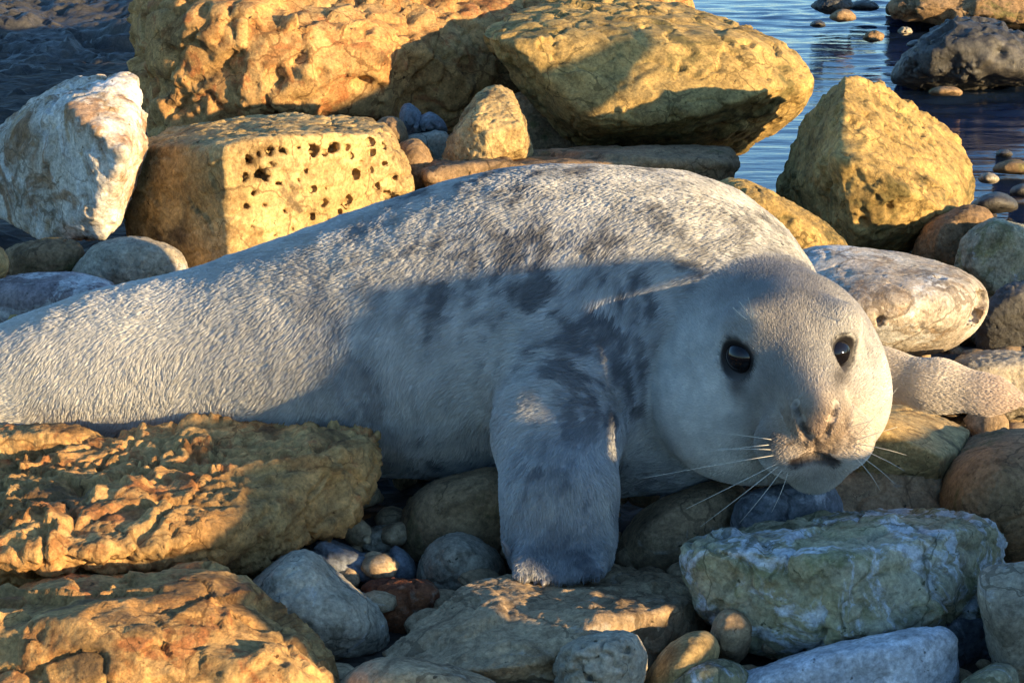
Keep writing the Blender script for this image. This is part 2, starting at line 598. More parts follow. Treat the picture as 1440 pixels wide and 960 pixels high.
def make_water():
    xs = np.concatenate([-np.geomspace(1.2, 900, 22)[::-1], np.arange(-1.15, 4.0, 0.025), np.geomspace(4.05, 900, 30)])
    ys = np.concatenate([np.arange(4.9, 11, 0.025), np.geomspace(11.1, 1500, 50)])
    X, Y = np.meshgrid(xs, ys, indexing='ij')
    p = np.stack([X.ravel(), Y.ravel(), np.zeros(X.size)], 1)
    near = 1 - smst(12, 30, p[:, 1])
    rip = smst(-.05, .35, fbm(p, 0.8, 2, off=2.2)) 
    z = -0.055 + near * (0.006 * fbm(p * np.array([.6, 2.0, 1]), 5.0, 3) + .020 * rip * fbm(p * np.array([.6, 1.5, 1]), 5.5, 4, .6, off=8))
    p[:, 2] = z
    nx, ny = len(xs), len(ys)
    i = np.arange(nx * ny).reshape(nx, ny)
    q = np.stack([i[:-1, :-1].ravel(), i[1:, :-1].ravel(), i[1:, 1:].ravel(), i[:-1, 1:].ravel()], 1)
    m = bpy.data.materials.new('sea_water')
    m.use_nodes = True
    N, L = m.node_tree.nodes, m.node_tree.links
    bs = N['Principled BSDF']
    bs.inputs['Base Color'].default_value = (.010, .022, .055, 1)
    bs.inputs['Roughness'].default_value = .06
    bs.inputs['IOR'].default_value = 1.33
    tc = N.new('ShaderNodeTexCoord')
    n1 = N.new('ShaderNodeTexNoise'); n1.inputs['Scale'].default_value = 14; n1.inputs['Detail'].default_value = 4
    mp = N.new('ShaderNodeMapping'); mp.inputs['Scale'].default_value = (.5, 1.6, 1)
    L.new(tc.outputs['Object'], mp.inputs[0]); L.new(mp.outputs[0], n1.inputs['Vector'])
    b = N.new('ShaderNodeBump'); b.inputs['Distance'].default_value = .01; b.inputs['Strength'].default_value = .35
    L.new(n1.outputs['Fac'], b.inputs['Height']); L.new(b.outputs[0], bs.inputs['Normal'])
    o = add_obj('water', mesh_from('water', p, q), m)
    o['kind'] = 'structure'


make_water()


def make_gravel():
    """small stones packed in the gaps between the rocks"""
    rs = np.random.RandomState(5)
    bm = bmesh.new()
    bmesh.ops.create_icosphere(bm, subdivisions=2, radius=1)
    bv = np.array([v.co[:] for v in bm.verts]); bf = np.array([[v.index for v in f.verts] for f in bm.faces])
    bm.free()
    V, F = [], []
    n = 0
    for k in range(1100):
        y = rs.uniform(2.3, 4.7)
        x = rs.uniform(-.30, .30) * y
        s = rs.uniform(.008, .03) * (1 + .5 * (rs.rand() < .15))
        v = bv * (1 + .22 * fbm(bv, 1.3, 2, off=rs.uniform(0, 90)))[:, None] * np.array([1, rs.uniform(.6, 1), rs.uniform(.45, .8)]) * s
        a = rs.uniform(0, 6.28)
        R_ = np.array([[math.cos(a), -math.sin(a), 0], [math.sin(a), math.cos(a), 0], [0, 0, 1]])
        z = float(ground_z(np.array([x]), np.array([y]))[0]) + rs.uniform(.0, .035)
        V.append(v @ R_.T + np.array([x, y, z]))
        F.append(bf + n)
        n += len(bv)
    me = mesh_from('gravel', np.concatenate(V), np.concatenate(F))
    o = add_obj('gravel', me, TAN)
    o['kind'] = 'stuff'
    o['label'] = 'small tan stones packed in the gaps between the rocks'
    o['category'] = 'gravel'


make_gravel()
# ------------------------------------------------------------------ the rocks, back row first
# far wet rocks at the water's edge
rock('shore_rock', 'low weed-covered wet rock standing in the blue water', 'rock', DARK,
     [(1245, 112), (1290, 60), (1345, 30), (1400, 38), (1460, 62), (1480, 112), (1380, 122)], Y=7.0, back=.5, bulge=.15, rough=1.6, chips=0.140)
rock('shore_rock', 'brown wet rock shelf at the far edge of the water', 'rock', BROWN,
     [(1235, 14), (1300, -8), (1400, -14), (1470, -5), (1480, 34), (1400, 30), (1300, 26)], Y=8.3, back=.8, bulge=.15, rough=1.8, chips=0.140)
rock('shore_stone', 'small dark stone with white shell bits awash in the water', 'stone', DARK,
     [(1143, 8), (1160, -6), (1190, -4), (1200, 10), (1180, 18), (1155, 16)], Y=8.5, back=.2, bulge=.05, rough=1.5)
rock('shore_stone', 'tiny brown stone poking out of the rippled water', 'stone', BROWN,
     [(1213, 55), (1220, 46), (1232, 43), (1243, 50), (1240, 58), (1225, 60)], Y=7.75, back=.06, bulge=.03)
rock('shore_stone', 'tiny grey stone awash beside the tiny brown stone', 'stone', GREY,
     [(1262, 45), (1270, 38), (1280, 40), (1283, 47), (1270, 50)], Y=8.0, back=.06, bulge=.03)

for x, y, w_, hh, Y_, m_, lab in ((1185, 22, 20, 9, 8.3, BROWN, 'low brown wet stone awash near the small dark stone with shell bits'), (1215, 8, 22, 8, 8.7, DARK, 'flat black wet stone at the far water edge'),
                                (1150, 34, 12, 5, 8.0, DARK, 'little black stone alone in the open water'), (1330, 128, 26, 7, 6.7, BROWN, 'flat brown stone awash in front of the weed-covered rock'),
                                (1400, 285, 34, 14, 5.2, DARK, 'dark wet stone in the shallows beside the tall wedge boulder'), (1425, 235, 30, 10, 5.7, BROWN, 'flat brown wet stone in the shallows'),
                                (1390, 250, 16, 7, 5.5, GREY, 'small grey wet stone in the shallows'), (1440, 268, 22, 10, 5.4, DARK, 'black rounded stone in the shallows'), (1412, 215, 14, 5, 6.0, DARK, 'tiny black stone at the edge of the shallows'),
                                (1290, 62, 16, 6, 7.6, DARK, 'small black stone by the end of the weed-covered rock')):
    rock('shore_stone', lab, 'stone', m_, [(x - w_, y + hh * .4), (x - w_ * .6, y - hh * .6), (x + w_ * .1, y - hh), (x + w_ * .8, y - hh * .3), (x + w_, y + hh * .5), (x, y + hh)], Y=Y_, back=.1, bulge=.04, round_=.3, rough=1.2, dx=.008)

rock('rock_shelf', 'dark rough rock shelf with shade put into its colour, behind the white rock', 'rock', DARK, [], pts3=[P(-120, -70, 9.2), P(215, -70, 9.2), P(240, 140, 6.7), P(60, 170, 6.5), P(-120, 185, 6.4)] + [P(x_, y_, Y_) - np.array([0, 0, .3]) for x_, y_, Y_ in ((-120, -70, 9.2), (215, -70, 9.2), (240, 140, 6.7), (-120, 185, 6.4))],
     dx=.014, rough=3.0, low=.1, chips=.12, round_=.03, strata=((.1, .5, 1), .05, .012))  # dark wet stone; its colour also stands in for the shade here

# 1 big boulder
rock('sandstone_boulder', 'largest rust-orange sandstone boulder, pitted and cracked, behind the block full of holes', 'boulder', OCHRE,
     [(176, 95, 5.55), (174, 55, 5.65), (184, 10, 5.7), (205, -75, 5.85), (560, -110, 6.0), (760, -70, 6.0), (790, 20, 5.75), (740, 120, 5.55),
      (690, 185, 5.5), (560, 190, 5.42), (470, 178, 5.35), (330, 230, 5.35), (215, 215, 5.4)],
     back=.5, ridge=[(238, 40, 5.32), (250, 205, 5.27), (545, 60, 5.27), (560, 165, 5.36), (330, 20, 5.25), (420, 120, 5.2)],
     round_=.12, rough=1.15, cracks=.016, chips=0.134, pits=60, pit_r=(.012, .03), dx=.0085)
rock('sandstone_boulder', 'orange boulder peeping up behind the leaning yellow boulder', 'boulder', OCHRE,
     [(820, 30), (850, -50), (940, -55), (974, 10), (960, 60), (860, 60)], Y=6.2, back=.4, bulge=.1, rough=1.0)
# 2 leaning boulder
rock('sandstone_boulder', 'leaning yellow sandstone boulder with a sharp underside, propped against the largest boulder', 'boulder', YELLOW,
     [(676, 52, 5.25), (684, 36, 5.35), (758, 2, 5.6), (812, -14, 5.7), (905, 8, 5.7), (1000, 20, 5.62), (1052, 40, 5.5), (1128, 82, 5.38),
      (1143, 112, 5.32), (1134, 150, 5.4), (1062, 205, 5.5), (1035, 218, 5.5), (960, 212, 5.38), (840, 208, 5.28), (800, 198, 5.25), (745, 132, 5.15)],
     back=.35, ridge=[(835, 170, 5.0), (960, 163, 5.0), (1085, 130, 5.1), (1141, 118, 5.28), (720, 60, 5.08), (900, 45, 5.2), (1050, 60, 5.2)],
     round_=.07, rough=.9, cracks=.008, chips=0.076, pits=30, pit_r=(.01, .022), dx=.007, low=.7)
# behind-gap stones
rock('dark_stone', 'dark shaded stone between the slab and the underside of the leaning boulder', 'stone', BROWN,
     [(800, 205), (880, 196), (980, 200), (1030, 215), (1020, 250), (810, 250)], Y=5.35, back=.3, bulge=.03)
rock('dark_stone', 'dark brown stone wedged in the shade under the leaning boulder', 'stone', BROWN,
     [(700, 150), (760, 120), (830, 190), (830, 240), (740, 240)], Y=5.3, back=.3, bulge=.05)
rock('blue_grey_stone', 'pointed blue-grey stone in the shaded gap under the largest boulder', 'stone', SLATE,
     [(562, 172), (568, 146), (580, 147), (594, 165), (596, 190), (570, 192)], Y=4.98, back=.1, bulge=.04, round_=.3)
rock('blue_grey_stone', 'rounded blue-grey stone leaning on the pointed one', 'stone', SLATE,
     [(588, 168), (605, 158), (622, 168), (630, 186), (612, 190), (590, 186)], Y=4.96, back=.1, bulge=.04, round_=.4)
rock('brown_stone', 'rounded brown stone beside the block full of holes', 'stone', BROWN,
     [(525, 180), (545, 164), (566, 172), (574, 200), (560, 230), (530, 220)], Y=4.82, back=.12, bulge=.05, round_=.4)
rock('brown_stone', 'brown stone tucked between the block full of holes and the slab', 'stone', BROWN,
     [(560, 205), (585, 194), (602, 205), (614, 240), (610, 285), (575, 290), (558, 250)], Y=4.7, back=.15, bulge=.05, round_=.3)
rock('grey_stone', 'dark stone in the gap beneath the blue-grey stones', 'stone', GREY,
     [(560, 195), (620, 185), (640, 200), (636, 230), (590, 235)], Y=4.9, back=.15, bulge=.04)
rock('sandstone_rock', 'small upright pale buff rock with an orange face, standing on the slab', 'rock', BUFF,
     [(617, 235, 4.72), (630, 198, 4.74), (652, 156, 4.78), (680, 126, 4.82), (702, 119, 4.82), (722, 130, 4.82), (732, 165, 4.8), (737, 172, 4.78), (750, 212, 4.85), (740, 240, 4.85)],
     back=.14, ridge=[(690, 190, 4.64), (680, 228, 4.64), (665, 170, 4.66), (735, 178, 4.66), (733, 210, 4.66)], round_=.10, rough=1.2, chips=0.059)
rock('stone_slab', 'flat reddish-brown slab lying just behind the back of the seal', 'rock', BROWN,
     [(595, 236, 4.75), (640, 222, 4.85), (760, 214, 4.95), (840, 210, 5.0), (960, 205, 5.05), (1030, 205, 5.05), (1042, 225, 4.95), (1038, 250, 4.85), (1000, 330, 4.75), (620, 330, 4.55)],
     back=.2, ridge=[(600, 245, 4.5), (830, 228, 4.6), (1020, 228, 4.75)], round_=.06, rough=1.1, strata=((0.1, 0.2, 1), .03, .008))
# 6 holed block
rock('holed_block', 'squarish yellow-buff sandstone block riddled with small dark bored holes', 'boulder', BUFF,
     [(174, 208, 4.45), (240, 182, 4.6), (330, 166, 4.72), (520, 168, 4.78), (545, 180, 4.6), (566, 215, 4.55), (582, 268, 4.5), (575, 410, 4.5), (180, 410, 4.42), (172, 300, 4.42)],
     back=.15, ridge=[(316, 206, 4.17), (330, 410, 4.15), (440, 192, 4.3), (530, 190, 4.42)], round_=.05, rough=.8, low=.6, dx=.0038, chips=0.050,
     strata=((-.3, 0.1, 1), .05, .004),
     holes=[(350, 225, 7), (362, 218, 9), (380, 212, 10), (395, 210, 8), (440, 212, 9), (455, 215, 9), (468, 208, 8), (420, 206, 6), (345, 250, 10), (365, 245, 12), (380, 232, 9),
            (355, 270, 9), (345, 290, 8), (370, 288, 6), (388, 258, 5), (400, 298, 6), (420, 255, 4), (440, 265, 5), (455, 285, 5), (458, 265, 4), (486, 208, 6), (490, 280, 7),
            (500, 245, 5), (508, 228, 4), (523, 215, 4), (540, 230, 5), (521, 200, 4), (541, 205, 5), (530, 262, 5), (545, 275, 6), (552, 278, 7), (540, 290, 5), (520, 240, 5), (512, 262, 4),
            (556, 247, 4), (562, 258, 4), (478, 298, 4), (440, 305, 5), (465, 315, 5), (410, 322, 5), (385, 330, 6), (505, 300, 5), (430, 240, 3), (470, 240, 3), (495, 220, 4), (352, 318, 6)])
# 7 white rock
rock('white_rock', 'white and rust-stained rock with one bright sunlit face, touching the holed block', 'boulder', WHITE,
     [(-40, 215, 4.6), (0, 178, 4.55), (60, 136, 4.5), (100, 116, 4.6), (178, 102, 4.42), (192, 108, 4.42), (206, 204, 4.32), (178, 222, 4.2), (172, 310, 4.3), (150, 340, 4.26), (60, 338, 4.35), (0, 305, 4.45), (-40, 280, 4.55)],
     back=.2, ridge=[(138, 188, 4.17), (92, 150, 4.26), (176, 216, 4.15), (40, 240, 4.40), (130, 300, 4.2)], round_=.03, low=.4, rough=.8, chips=.1, cuts=0)
# dark gap stones left
rock('dark_stone', 'dark oblong stone in the shade under the white rock', 'stone', BROWN,
     [(8, 352), (30, 342), (100, 339), (116, 350), (108, 395), (60, 405), (10, 400)], Y=4.05, back=.25, bulge=.03, round_=.2)
rock('dark_stone', 'dark angular stone in the shade beneath the holed block', 'stone', GREY,
     [(104, 388), (140, 342), (200, 338), (250, 350), (270, 400), (120, 410)], Y=4.0, back=.25, bulge=.05, round_=.1)
rock('orange_stone', 'smooth orange stone on top of the mauve banded rock', 'stone', OCHRE,
     [(-40, 350), (-10, 340), (8, 355), (17, 372), (8, 392), (-10, 405), (-40, 400)], Y=3.85, back=.08, bulge=.04, round_=.4, rough=.3)
rock('banded_rock', 'mauve rock with white swirls, lying behind the rump of the seal', 'rock', MAUVE,
     [(-40, 398), (20, 390), (120, 382), (152, 386), (172, 402), (165, 450), (90, 480), (-40, 490)], Y=3.8, back=.18, bulge=.06, ridge=[(130, 410, 3.66)], round_=.2, rough=.7)
rock('yellow_stone', 'little yellow stone against the mauve banded rock behind the rump', 'stone', YELLOW,
     [(8, 455), (12, 446), (22, 442), (33, 450), (34, 462), (12, 465)], Y=3.66, back=.03, bulge=.015, round_=.3)
# 11 right boulder
rock('sandstone_boulder', 'tall yellow wedge-shaped boulder beside the blue water', 'boulder', YELLOW,
     [(1190, 107, 4.8), (1240, 116, 4.95), (1330, 178, 5.05), (1358, 212, 5.0), (1365, 250, 4.95), (1360, 300, 4.85), (1300, 340, 4.75), (1240, 365, 4.62), (1200, 362, 4.6), (1140, 320, 4.8), (1097, 275, 4.95), (1105, 240, 5.0), (1130, 165, 5.05)],
     back=.15, ridge=[(1178, 225, 4.44), (1270, 262, 4.42), (1338, 303, 4.55), (1205, 340, 4.46), (1185, 150, 4.62)], round_=.06, rough=1.1, pits=90, pit_r=(.008, .018), dx=.005, chips=0.092, low=.7)
rock('sandstone_rock', 'lumpy yellow rock behind the shoulder of the seal', 'rock', YELLOW,
     [(1000, 300), (1012, 252), (1048, 246), (1072, 258), (1090, 290), (1150, 310), (1188, 335), (1202, 360), (1180, 400), (1040, 400)], Y=4.05, back=.2, bulge=.1, rough=1.2, pits=14, pit_r=(.008, .016), round_=.2)
# right middle
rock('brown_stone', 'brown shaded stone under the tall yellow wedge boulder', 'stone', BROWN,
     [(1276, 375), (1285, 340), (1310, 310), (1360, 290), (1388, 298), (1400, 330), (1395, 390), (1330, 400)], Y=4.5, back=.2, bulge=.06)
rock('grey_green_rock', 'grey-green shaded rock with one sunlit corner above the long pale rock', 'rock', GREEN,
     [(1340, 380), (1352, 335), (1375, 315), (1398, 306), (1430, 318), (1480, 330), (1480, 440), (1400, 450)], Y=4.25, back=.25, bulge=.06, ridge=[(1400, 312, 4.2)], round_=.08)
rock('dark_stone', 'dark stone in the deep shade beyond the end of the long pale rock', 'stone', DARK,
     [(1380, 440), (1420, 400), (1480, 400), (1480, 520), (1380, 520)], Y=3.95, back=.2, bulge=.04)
rock('spotted_stone', 'grey spotted stone behind the outstretched flipper', 'stone', GREY,
     [(1335, 512), (1360, 498), (1420, 494), (1480, 500), (1480, 580), (1380, 590)], Y=3.55, back=.2, bulge=.05, round_=.2)
rock('long_pale_rock', 'long pale mottled rock with a hollow at its end, beside the head of the seal', 'rock', PALE,
     [(1100, 380, 3.75), (1122, 346, 3.8), (1170, 348, 3.8), (1250, 368, 3.75), (1350, 378, 3.7), (1388, 392, 3.68), (1402, 420, 3.68), (1392, 450, 3.66), (1350, 498, 3.66), (1300, 504, 3.64), (1240, 500, 3.6), (1120, 500, 3.6)],
     back=.15, bulge=.0, ridge=[(1200, 430, 3.5), (1320, 440, 3.5), (1350, 420, 3.52), (1290, 480, 3.54)], round_=.3, rough=.35, low=.7, holes=[(1380, 420, 15), (1372, 440, 14), (1364, 452, 8), (1237, 449, 5)], pits=10, pit_r=(.006, .012), dx=.0042)
# under the head
rock('sandstone_rock', 'orange sunlit sandstone wedge under the outstretched flipper', 'rock', BUFF,
     [(1195, 590, 3.3), (1230, 566, 3.3), (1280, 566, 3.3), (1330, 590, 3.25), (1366, 606, 3.2), (1345, 640, 3.05), (1318, 640, 2.98), (1230, 600, 2.98), (1200, 640, 3.0)],
     back=.15, bulge=0, ridge=[(1320, 700, 3.05), (1210, 700, 3.05)], round_=.04, rough=.35, low=.4, cracks=.004)
rock('tan_rock', 'tan cracked rock propping up the chin of the seal', 'rock', TAN,
     [(1020, 780, 2.98), (1040, 690, 3.0), (1120, 640, 3.08), (1215, 596, 3.12), (1320, 640, 3.05), (1330, 700, 3.0), (1310, 800, 2.98)],
     back=.2, bulge=.02, round_=.12, rough=.6, cracks=.006, low=.6)
rock('blue_grey_stone', 'blue-grey stone right below the chin of the seal', 'stone', SLATE,
     [(1028, 752), (1030, 715), (1055, 690), (1110, 678), (1165, 676), (1182, 700), (1186, 750), (1120, 780), (1050, 780)], Y=2.88, back=.1, bulge=.04, round_=.2, rough=.5)
rock('brown_boulder', 'rounded brown boulder between the outstretched flipper and the greenish block', 'boulder', BROWN,
     [(1290, 705), (1296, 660), (1330, 620), (1385, 600), (1450, 592), (1520, 620), (1530, 740), (1440, 820), (1340, 800), (1300, 750)], Y=3.0, back=.25, bulge=.13, round_=.5, rough=.6)
rock('brown_stone', 'brown stone under the chest, between the front flipper and the chin', 'rock', TAN,
     [(862, 790), (872, 755), (910, 715), (960, 684), (1010, 675), (1050, 690), (1052, 720), (1010, 790), (940, 830), (870, 830)], Y=2.95, back=.2, bulge=.07, round_=.2, rough=.6)
# 19 green block
rock('greenish_block', 'large greenish angular block crusted with white, below the chin of the seal', 'boulder', GREEN,
     [(952, 785, 2.66), (958, 768, 2.68), (1010, 750, 2.76), (1070, 738, 2.84), (1130, 722, 2.9), (1250, 728, 2.88), (1345, 718, 2.84), (1372, 728, 2.8), (1385, 745, 2.78), (1418, 752, 2.78), (1420, 790, 2.74), (1390, 880, 2.68), (1300, 915, 2.62), (1180, 925, 2.58), (1060, 920, 2.6), (985, 870, 2.62)],
     back=.08, ridge=[(985, 772, 2.6), (1080, 795, 2.56), (1180, 790, 2.52), (1290, 740, 2.62), (1345, 742, 2.62), (1190, 900, 2.5), (1330, 860, 2.56)], round_=.05, rough=.8, low=.8, cracks=.008, chips=0.105, dx=.004)
rock('grey_rock', 'smooth grey rock leaning against the end of the greenish block', 'rock', GREY,
     [(1370, 805), (1400, 795), (1450, 785), (1520, 790), (1520, 980), (1410, 985), (1400, 900)], Y=2.5, back=.15, bulge=.05, round_=.1, rough=.5)
rock('grey_stone', 'dark grey stone in the shaded gap under the greenish block', 'stone', SLATE,
     [(1130, 920), (1200, 890), (1330, 868), (1395, 875), (1405, 930), (1300, 960), (1150, 960)], Y=2.62, back=.08, bulge=.02, round_=.2)
rock('white_rock', 'bluish-white smooth rock tapering to a blunt end, under the greenish block', 'rock', ICE,
     [(1000, 975), (1040, 945), (1110, 925), (1180, 928), (1240, 900), (1305, 878), (1345, 882), (1350, 910), (1342, 985), (1180, 1030), (1000, 1030)], Y=2.48, back=.12, bulge=.05, round_=.2, rough=.6)
rock('green_stone', 'pale green stone beside the bluish-white rock', 'stone', GREEN,
     [(930, 985), (950, 945), (985, 926), (1030, 930), (1055, 945), (1040, 1000)], Y=2.46, back=.08, bulge=.03, round_=.35, rough=.5)
rock('green_stone', 'pale green stone between the bluish-white rock and the grey rock', 'stone', GREEN,
     [(1345, 965), (1370, 945), (1405, 930), (1430, 940), (1430, 1000), (1350, 1000)], Y=2.42, back=.06, bulge=.03, round_=.3, rough=.5)
rock('yellow_stone', 'smooth oval yellow stone with a bright sunlit end', 'stone', BUFF,
     [(893, 975), (915, 930), (950, 892), (985, 877), (1012, 885), (1022, 905), (1015, 925), (985, 950), (950, 1000), (900, 1010)], Y=2.5, back=.1, bulge=.05, round_=.5, rough=.25)
rock('brown_stone', 'small brown stone wedged between the oval yellow stone and the greenish block', 'stone', TAN,
     [(1000, 880), (1012, 858), (1040, 856), (1062, 880), (1055, 910), (1035, 935), (1005, 925)], Y=2.58, back=.06, bulge=.03, round_=.2, rough=.5)
# 23 centre flat rock
rock('flat_rock', 'broad flat-topped tan rock in front of the planted flipper', 'boulder', TAN,
     [(530, 925, 2.55), (600, 870, 2.62), (648, 828, 2.7), (690, 812, 2.76), (760, 815, 2.8), (840, 798, 2.84), (930, 808, 2.82), (985, 825, 2.78), (996, 860, 2.72), (985, 900, 2.66), (900, 1000, 2.55), (720, 975, 2.48), (560, 945, 2.5)],
     back=.05, ridge=[(650, 850, 2.6), (760, 870, 2.54), (830, 885, 2.5), (960, 850, 2.62), (700, 940, 2.44), (790, 925, 2.46)], round_=.05, rough=1.0, low=.8, chips=0.092, dx=.004)
rock('pitted_stone', 'grey stone dotted with small holes, resting against the broad flat rock', 'stone', GREY,
     [(778, 945), (785, 915), (820, 893), (870, 884), (900, 892), (911, 915), (905, 960), (890, 1000), (790, 1000)], Y=2.44, back=.08, bulge=.04, round_=.25, rough=.9,
     holes=[(881, 915, 7), (809, 932, 5), (828, 953, 6), (820, 910, 4), (838, 902, 3), (843, 938, 3)], pits=20, pit_r=(.003, .006), dx=.0026)
rock('tan_rock', 'rounded tan rock below the broad flat rock', 'rock', TAN,
     [(470, 990), (490, 945), (530, 922), (580, 922), (650, 938), (710, 965), (720, 1000)], Y=2.4, back=.12, bulge=.05, round_=.3, rough=.6)
rock('pale_grey_rock', 'pale grey two-lobed rock with a few bored holes, beside the rust-red stone', 'rock', GREY,
     [(335, 860), (345, 835), (380, 860), (440, 850), (500, 825), (535, 850), (554, 890), (545, 925), (480, 945), (380, 930)], Y=2.66, back=.15, bulge=.07, round_=.25, rough=.8,
     extra=[dict(o=[(355, 850), (362, 810), (395, 780), (430, 767), (452, 778), (478, 820), (490, 870), (420, 890)], Y=2.68, back=.12, bulge=.06)],
     holes=[(441, 824, 5), (460, 810, 3), (515, 862, 4), (430, 812, 3), ], dx=.0033)
rock('rust_stone', 'rust-red stone wedged behind the pale grey rock and the broad flat rock', 'stone', RUST,
     [(505, 835), (515, 820), (560, 814), (605, 818), (628, 838), (600, 875), (565, 905), (530, 890)], Y=2.75, back=.1, bulge=.03, round_=.15, rough=.8)
rock('slate_stone', 'layered blue-grey slate stone behind the rust-red stone', 'stone', SLATE,
     [(436, 770), (450, 758), (480, 765), (530, 783), (556, 795), (558, 815), (520, 825), (460, 830)], Y=2.86, back=.12, bulge=.02, round_=.08, rough=.7, strata=((.25, 0, 1), .02, .006))
rock('grey_stone', 'small flat grey stone in the dark gap under the belly', 'stone', GREY,
     [(498, 765), (520, 742), (548, 738), (560, 752), (552, 785), (520, 790)], Y=3.0, back=.08, bulge=.03, round_=.2, rough=.6)
rock('grey_stone', 'thin upright grey stone beside the layered slate stone', 'stone', SLATE,
     [(545, 800), (555, 765), (572, 775), (588, 810), (575, 830), (550, 830)], Y=2.9, back=.05, bulge=.02, round_=.15, rough=.6)
rock('grey_stone', 'rounded grey cobble next to the planted flipper', 'stone', GREY,
     [(584, 800), (595, 772), (640, 748), (675, 755), (700, 772), (712, 800), (705, 835), (640, 850), (590, 835)], Y=2.88, back=.1, bulge=.05, round_=.25, rough=.6)
rock('dark_boulder', 'large dark brown boulder in the shade under the belly of the seal', 'boulder', BROWN,
     [(555, 740), (570, 700), (620, 668), (690, 655), (740, 670), (740, 800), (640, 830), (560, 800)], Y=3.0, back=.15, bulge=.06, round_=.3, rough=.5)
# 28 middle-left layered rock
rock('layered_rock', 'long rugged orange layered rock in front of the rump of the seal', 'boulder', OCHRE,
     [(-60, 660, 3.05), (60, 650, 3.08), (200, 635, 3.12), (330, 600, 3.15), (430, 575, 3.18), (480, 580, 3.16), (530, 596, 3.1), (538, 640, 3.0), (520, 700, 2.95), (460, 750, 2.85), (330, 820, 2.78), (160, 830, 2.72), (-60, 830, 2.75)],
     back=.06, ridge=[(-60, 780, 2.62), (150, 775, 2.62), (270, 760, 2.66), (300, 705, 2.78), (470, 640, 2.95), (520, 625, 2.98), (440, 730, 2.82)], round_=.06, rough=1.7, chips=0.140, cracks=.012, dx=.0042,
     strata=((.15, -.35, .9), .03, .009))
rock('layered_rock', 'low orange lump between the rump and the long layered rock', 'rock', OCHRE,
     [(-60, 610), (10, 596), (70, 592), (130, 605), (162, 625), (170, 660), (60, 700), (-60, 700)], Y=3.08, back=.08, bulge=.05, round_=.2, rough=1.3, chips=0.076)
rock('yellow_stone', 'mossy yellow stone touching the belly behind the layered rock', 'stone', YELLOW,
     [(150, 640), (170, 622), (230, 618), (270, 625), (290, 650), (200, 670)], Y=3.12, back=.06, bulge=.03, round_=.3)
# 29 bottom-left boulder
rock('orange_boulder', 'big orange boulder with flat dark top and broken sunlit front, beside the long layered rock', 'boulder', OCHRE,
     [(-80, 815, 2.98), (60, 800, 2.95), (200, 788, 2.86), (292, 786, 2.72), (318, 805, 2.56), (335, 850, 2.5), (385, 878, 2.46), (425, 885, 2.45), (460, 920, 2.42), (485, 965, 2.4), (480, 1060, 2.4), (-80, 1060, 2.3)],
     back=.05, ridge=[(110, 868, 2.36), (-80, 890, 2.4), (130, 960, 2.3), (270, 815, 2.5), (290, 900, 2.36), (420, 950, 2.32), (300, 1060, 2.28), (120, 1060, 2.26)], round_=.05, rough=.65, chips=0.122, cracks=.010, dx=.004, low=.8)

# ------------------------------------------------------------------ unseen boulders added on the sun side, outlines shaped for the shade they cast
E1 = np.cross([0, 0, 1.0], SUN); E1 /= np.linalg.norm(E1)
E2 = np.cross(SUN, E1)


def shade_caster(name, label, mat, uv, s0, thick, feet=(), **kw):
    uv = np.array(uv)
    c = uv.mean(0)
    pts = []
    for u, v in uv:
        pts.append(u * E1 + v * E2 + s0 * SUN)
        for sgn in (-1, 1):
            q = c + (np.array([u, v]) - c) * .8
            pts.append(q[0] * E1 + q[1] * E2 + (s0 + sgn * thick / 2) * SUN)
    for u, ds in feet:
        p = u * E1 + (s0 + ds) * SUN
        p[2] = -.06
        pts.append(p)
    return rock(name, label, 'boulder', mat, [], pts3=pts, **kw)


shade_caster('added_shade_boulder', 'broad brown boulder added out of view to cast shade, carrying one end of the bridging boulder', BROWN,
          [(1.86, .365), (1.9, .385), (2.02, .40), (2.1, .385), (2.12, .30), (2.11, .15), (1.87, .15)], .35, .3,
          feet=((1.86, -.2), (1.86, .2), (2.13, -.2), (2.13, .2)), dx=.009, chips=.05, rough=.5, low=.2, round_=.06)
shade_caster('added_shade_boulder', 'flat tan boulder added unseen on the sun side for its shadow, bridging two larger boulders', TAN,
          [(1.97, .34), (2.0, .405), (2.12, .432), (2.28, .468), (2.38, .468), (2.40, .43), (2.42, .385), (2.36, .30), (2.2, .305)], .38, .35, dx=.008, chips=.05, rough=.5, low=.2, round_=.06)
shade_caster('added_shade_boulder', 'wide ochre boulder added out of view as a shadow caster, carrying an upright stone', OCHRE,
          [(2.29, .40), (2.36, .415), (2.45, .408), (2.64, .345), (2.84, .315), (2.95, .30), (3.0, .2), (2.95, .1), (2.29, .1)], .35, .4,
          feet=((2.28, -.2), (2.28, .2), (3.0, -.2), (3.0, .2)), dx=.009, chips=.05, rough=.5, low=.2, round_=.05)
shade_caster('added_shade_stone', 'upright ochre stone added unseen to shade face and shoulder, standing on the wide ochre boulder', OCHRE,
          [(2.365, .42), (2.385, .52), (2.41, .60), (2.45, .625), (2.525, .615), (2.51, .54), (2.49, .495), (2.44, .45), (2.42, .40)], .35, .12, dx=.006, chips=.04, rough=.4, low=.1, round_=.05)  # added stone, outline follows the shadow edge wanted on face and shoulder
shade_caster('added_shade_cap', 'unseen flat buff stone added to shade the back of the seal, balanced on the upright ochre stone', BUFF,
          [(2.42, .60), (2.43, .635), (2.52, .65), (2.60, .645), (2.62, .615), (2.52, .588)], .35, .12, dx=.006, chips=.04, rough=.4, low=.1, round_=.05)  # added to carry that shadow on over the back
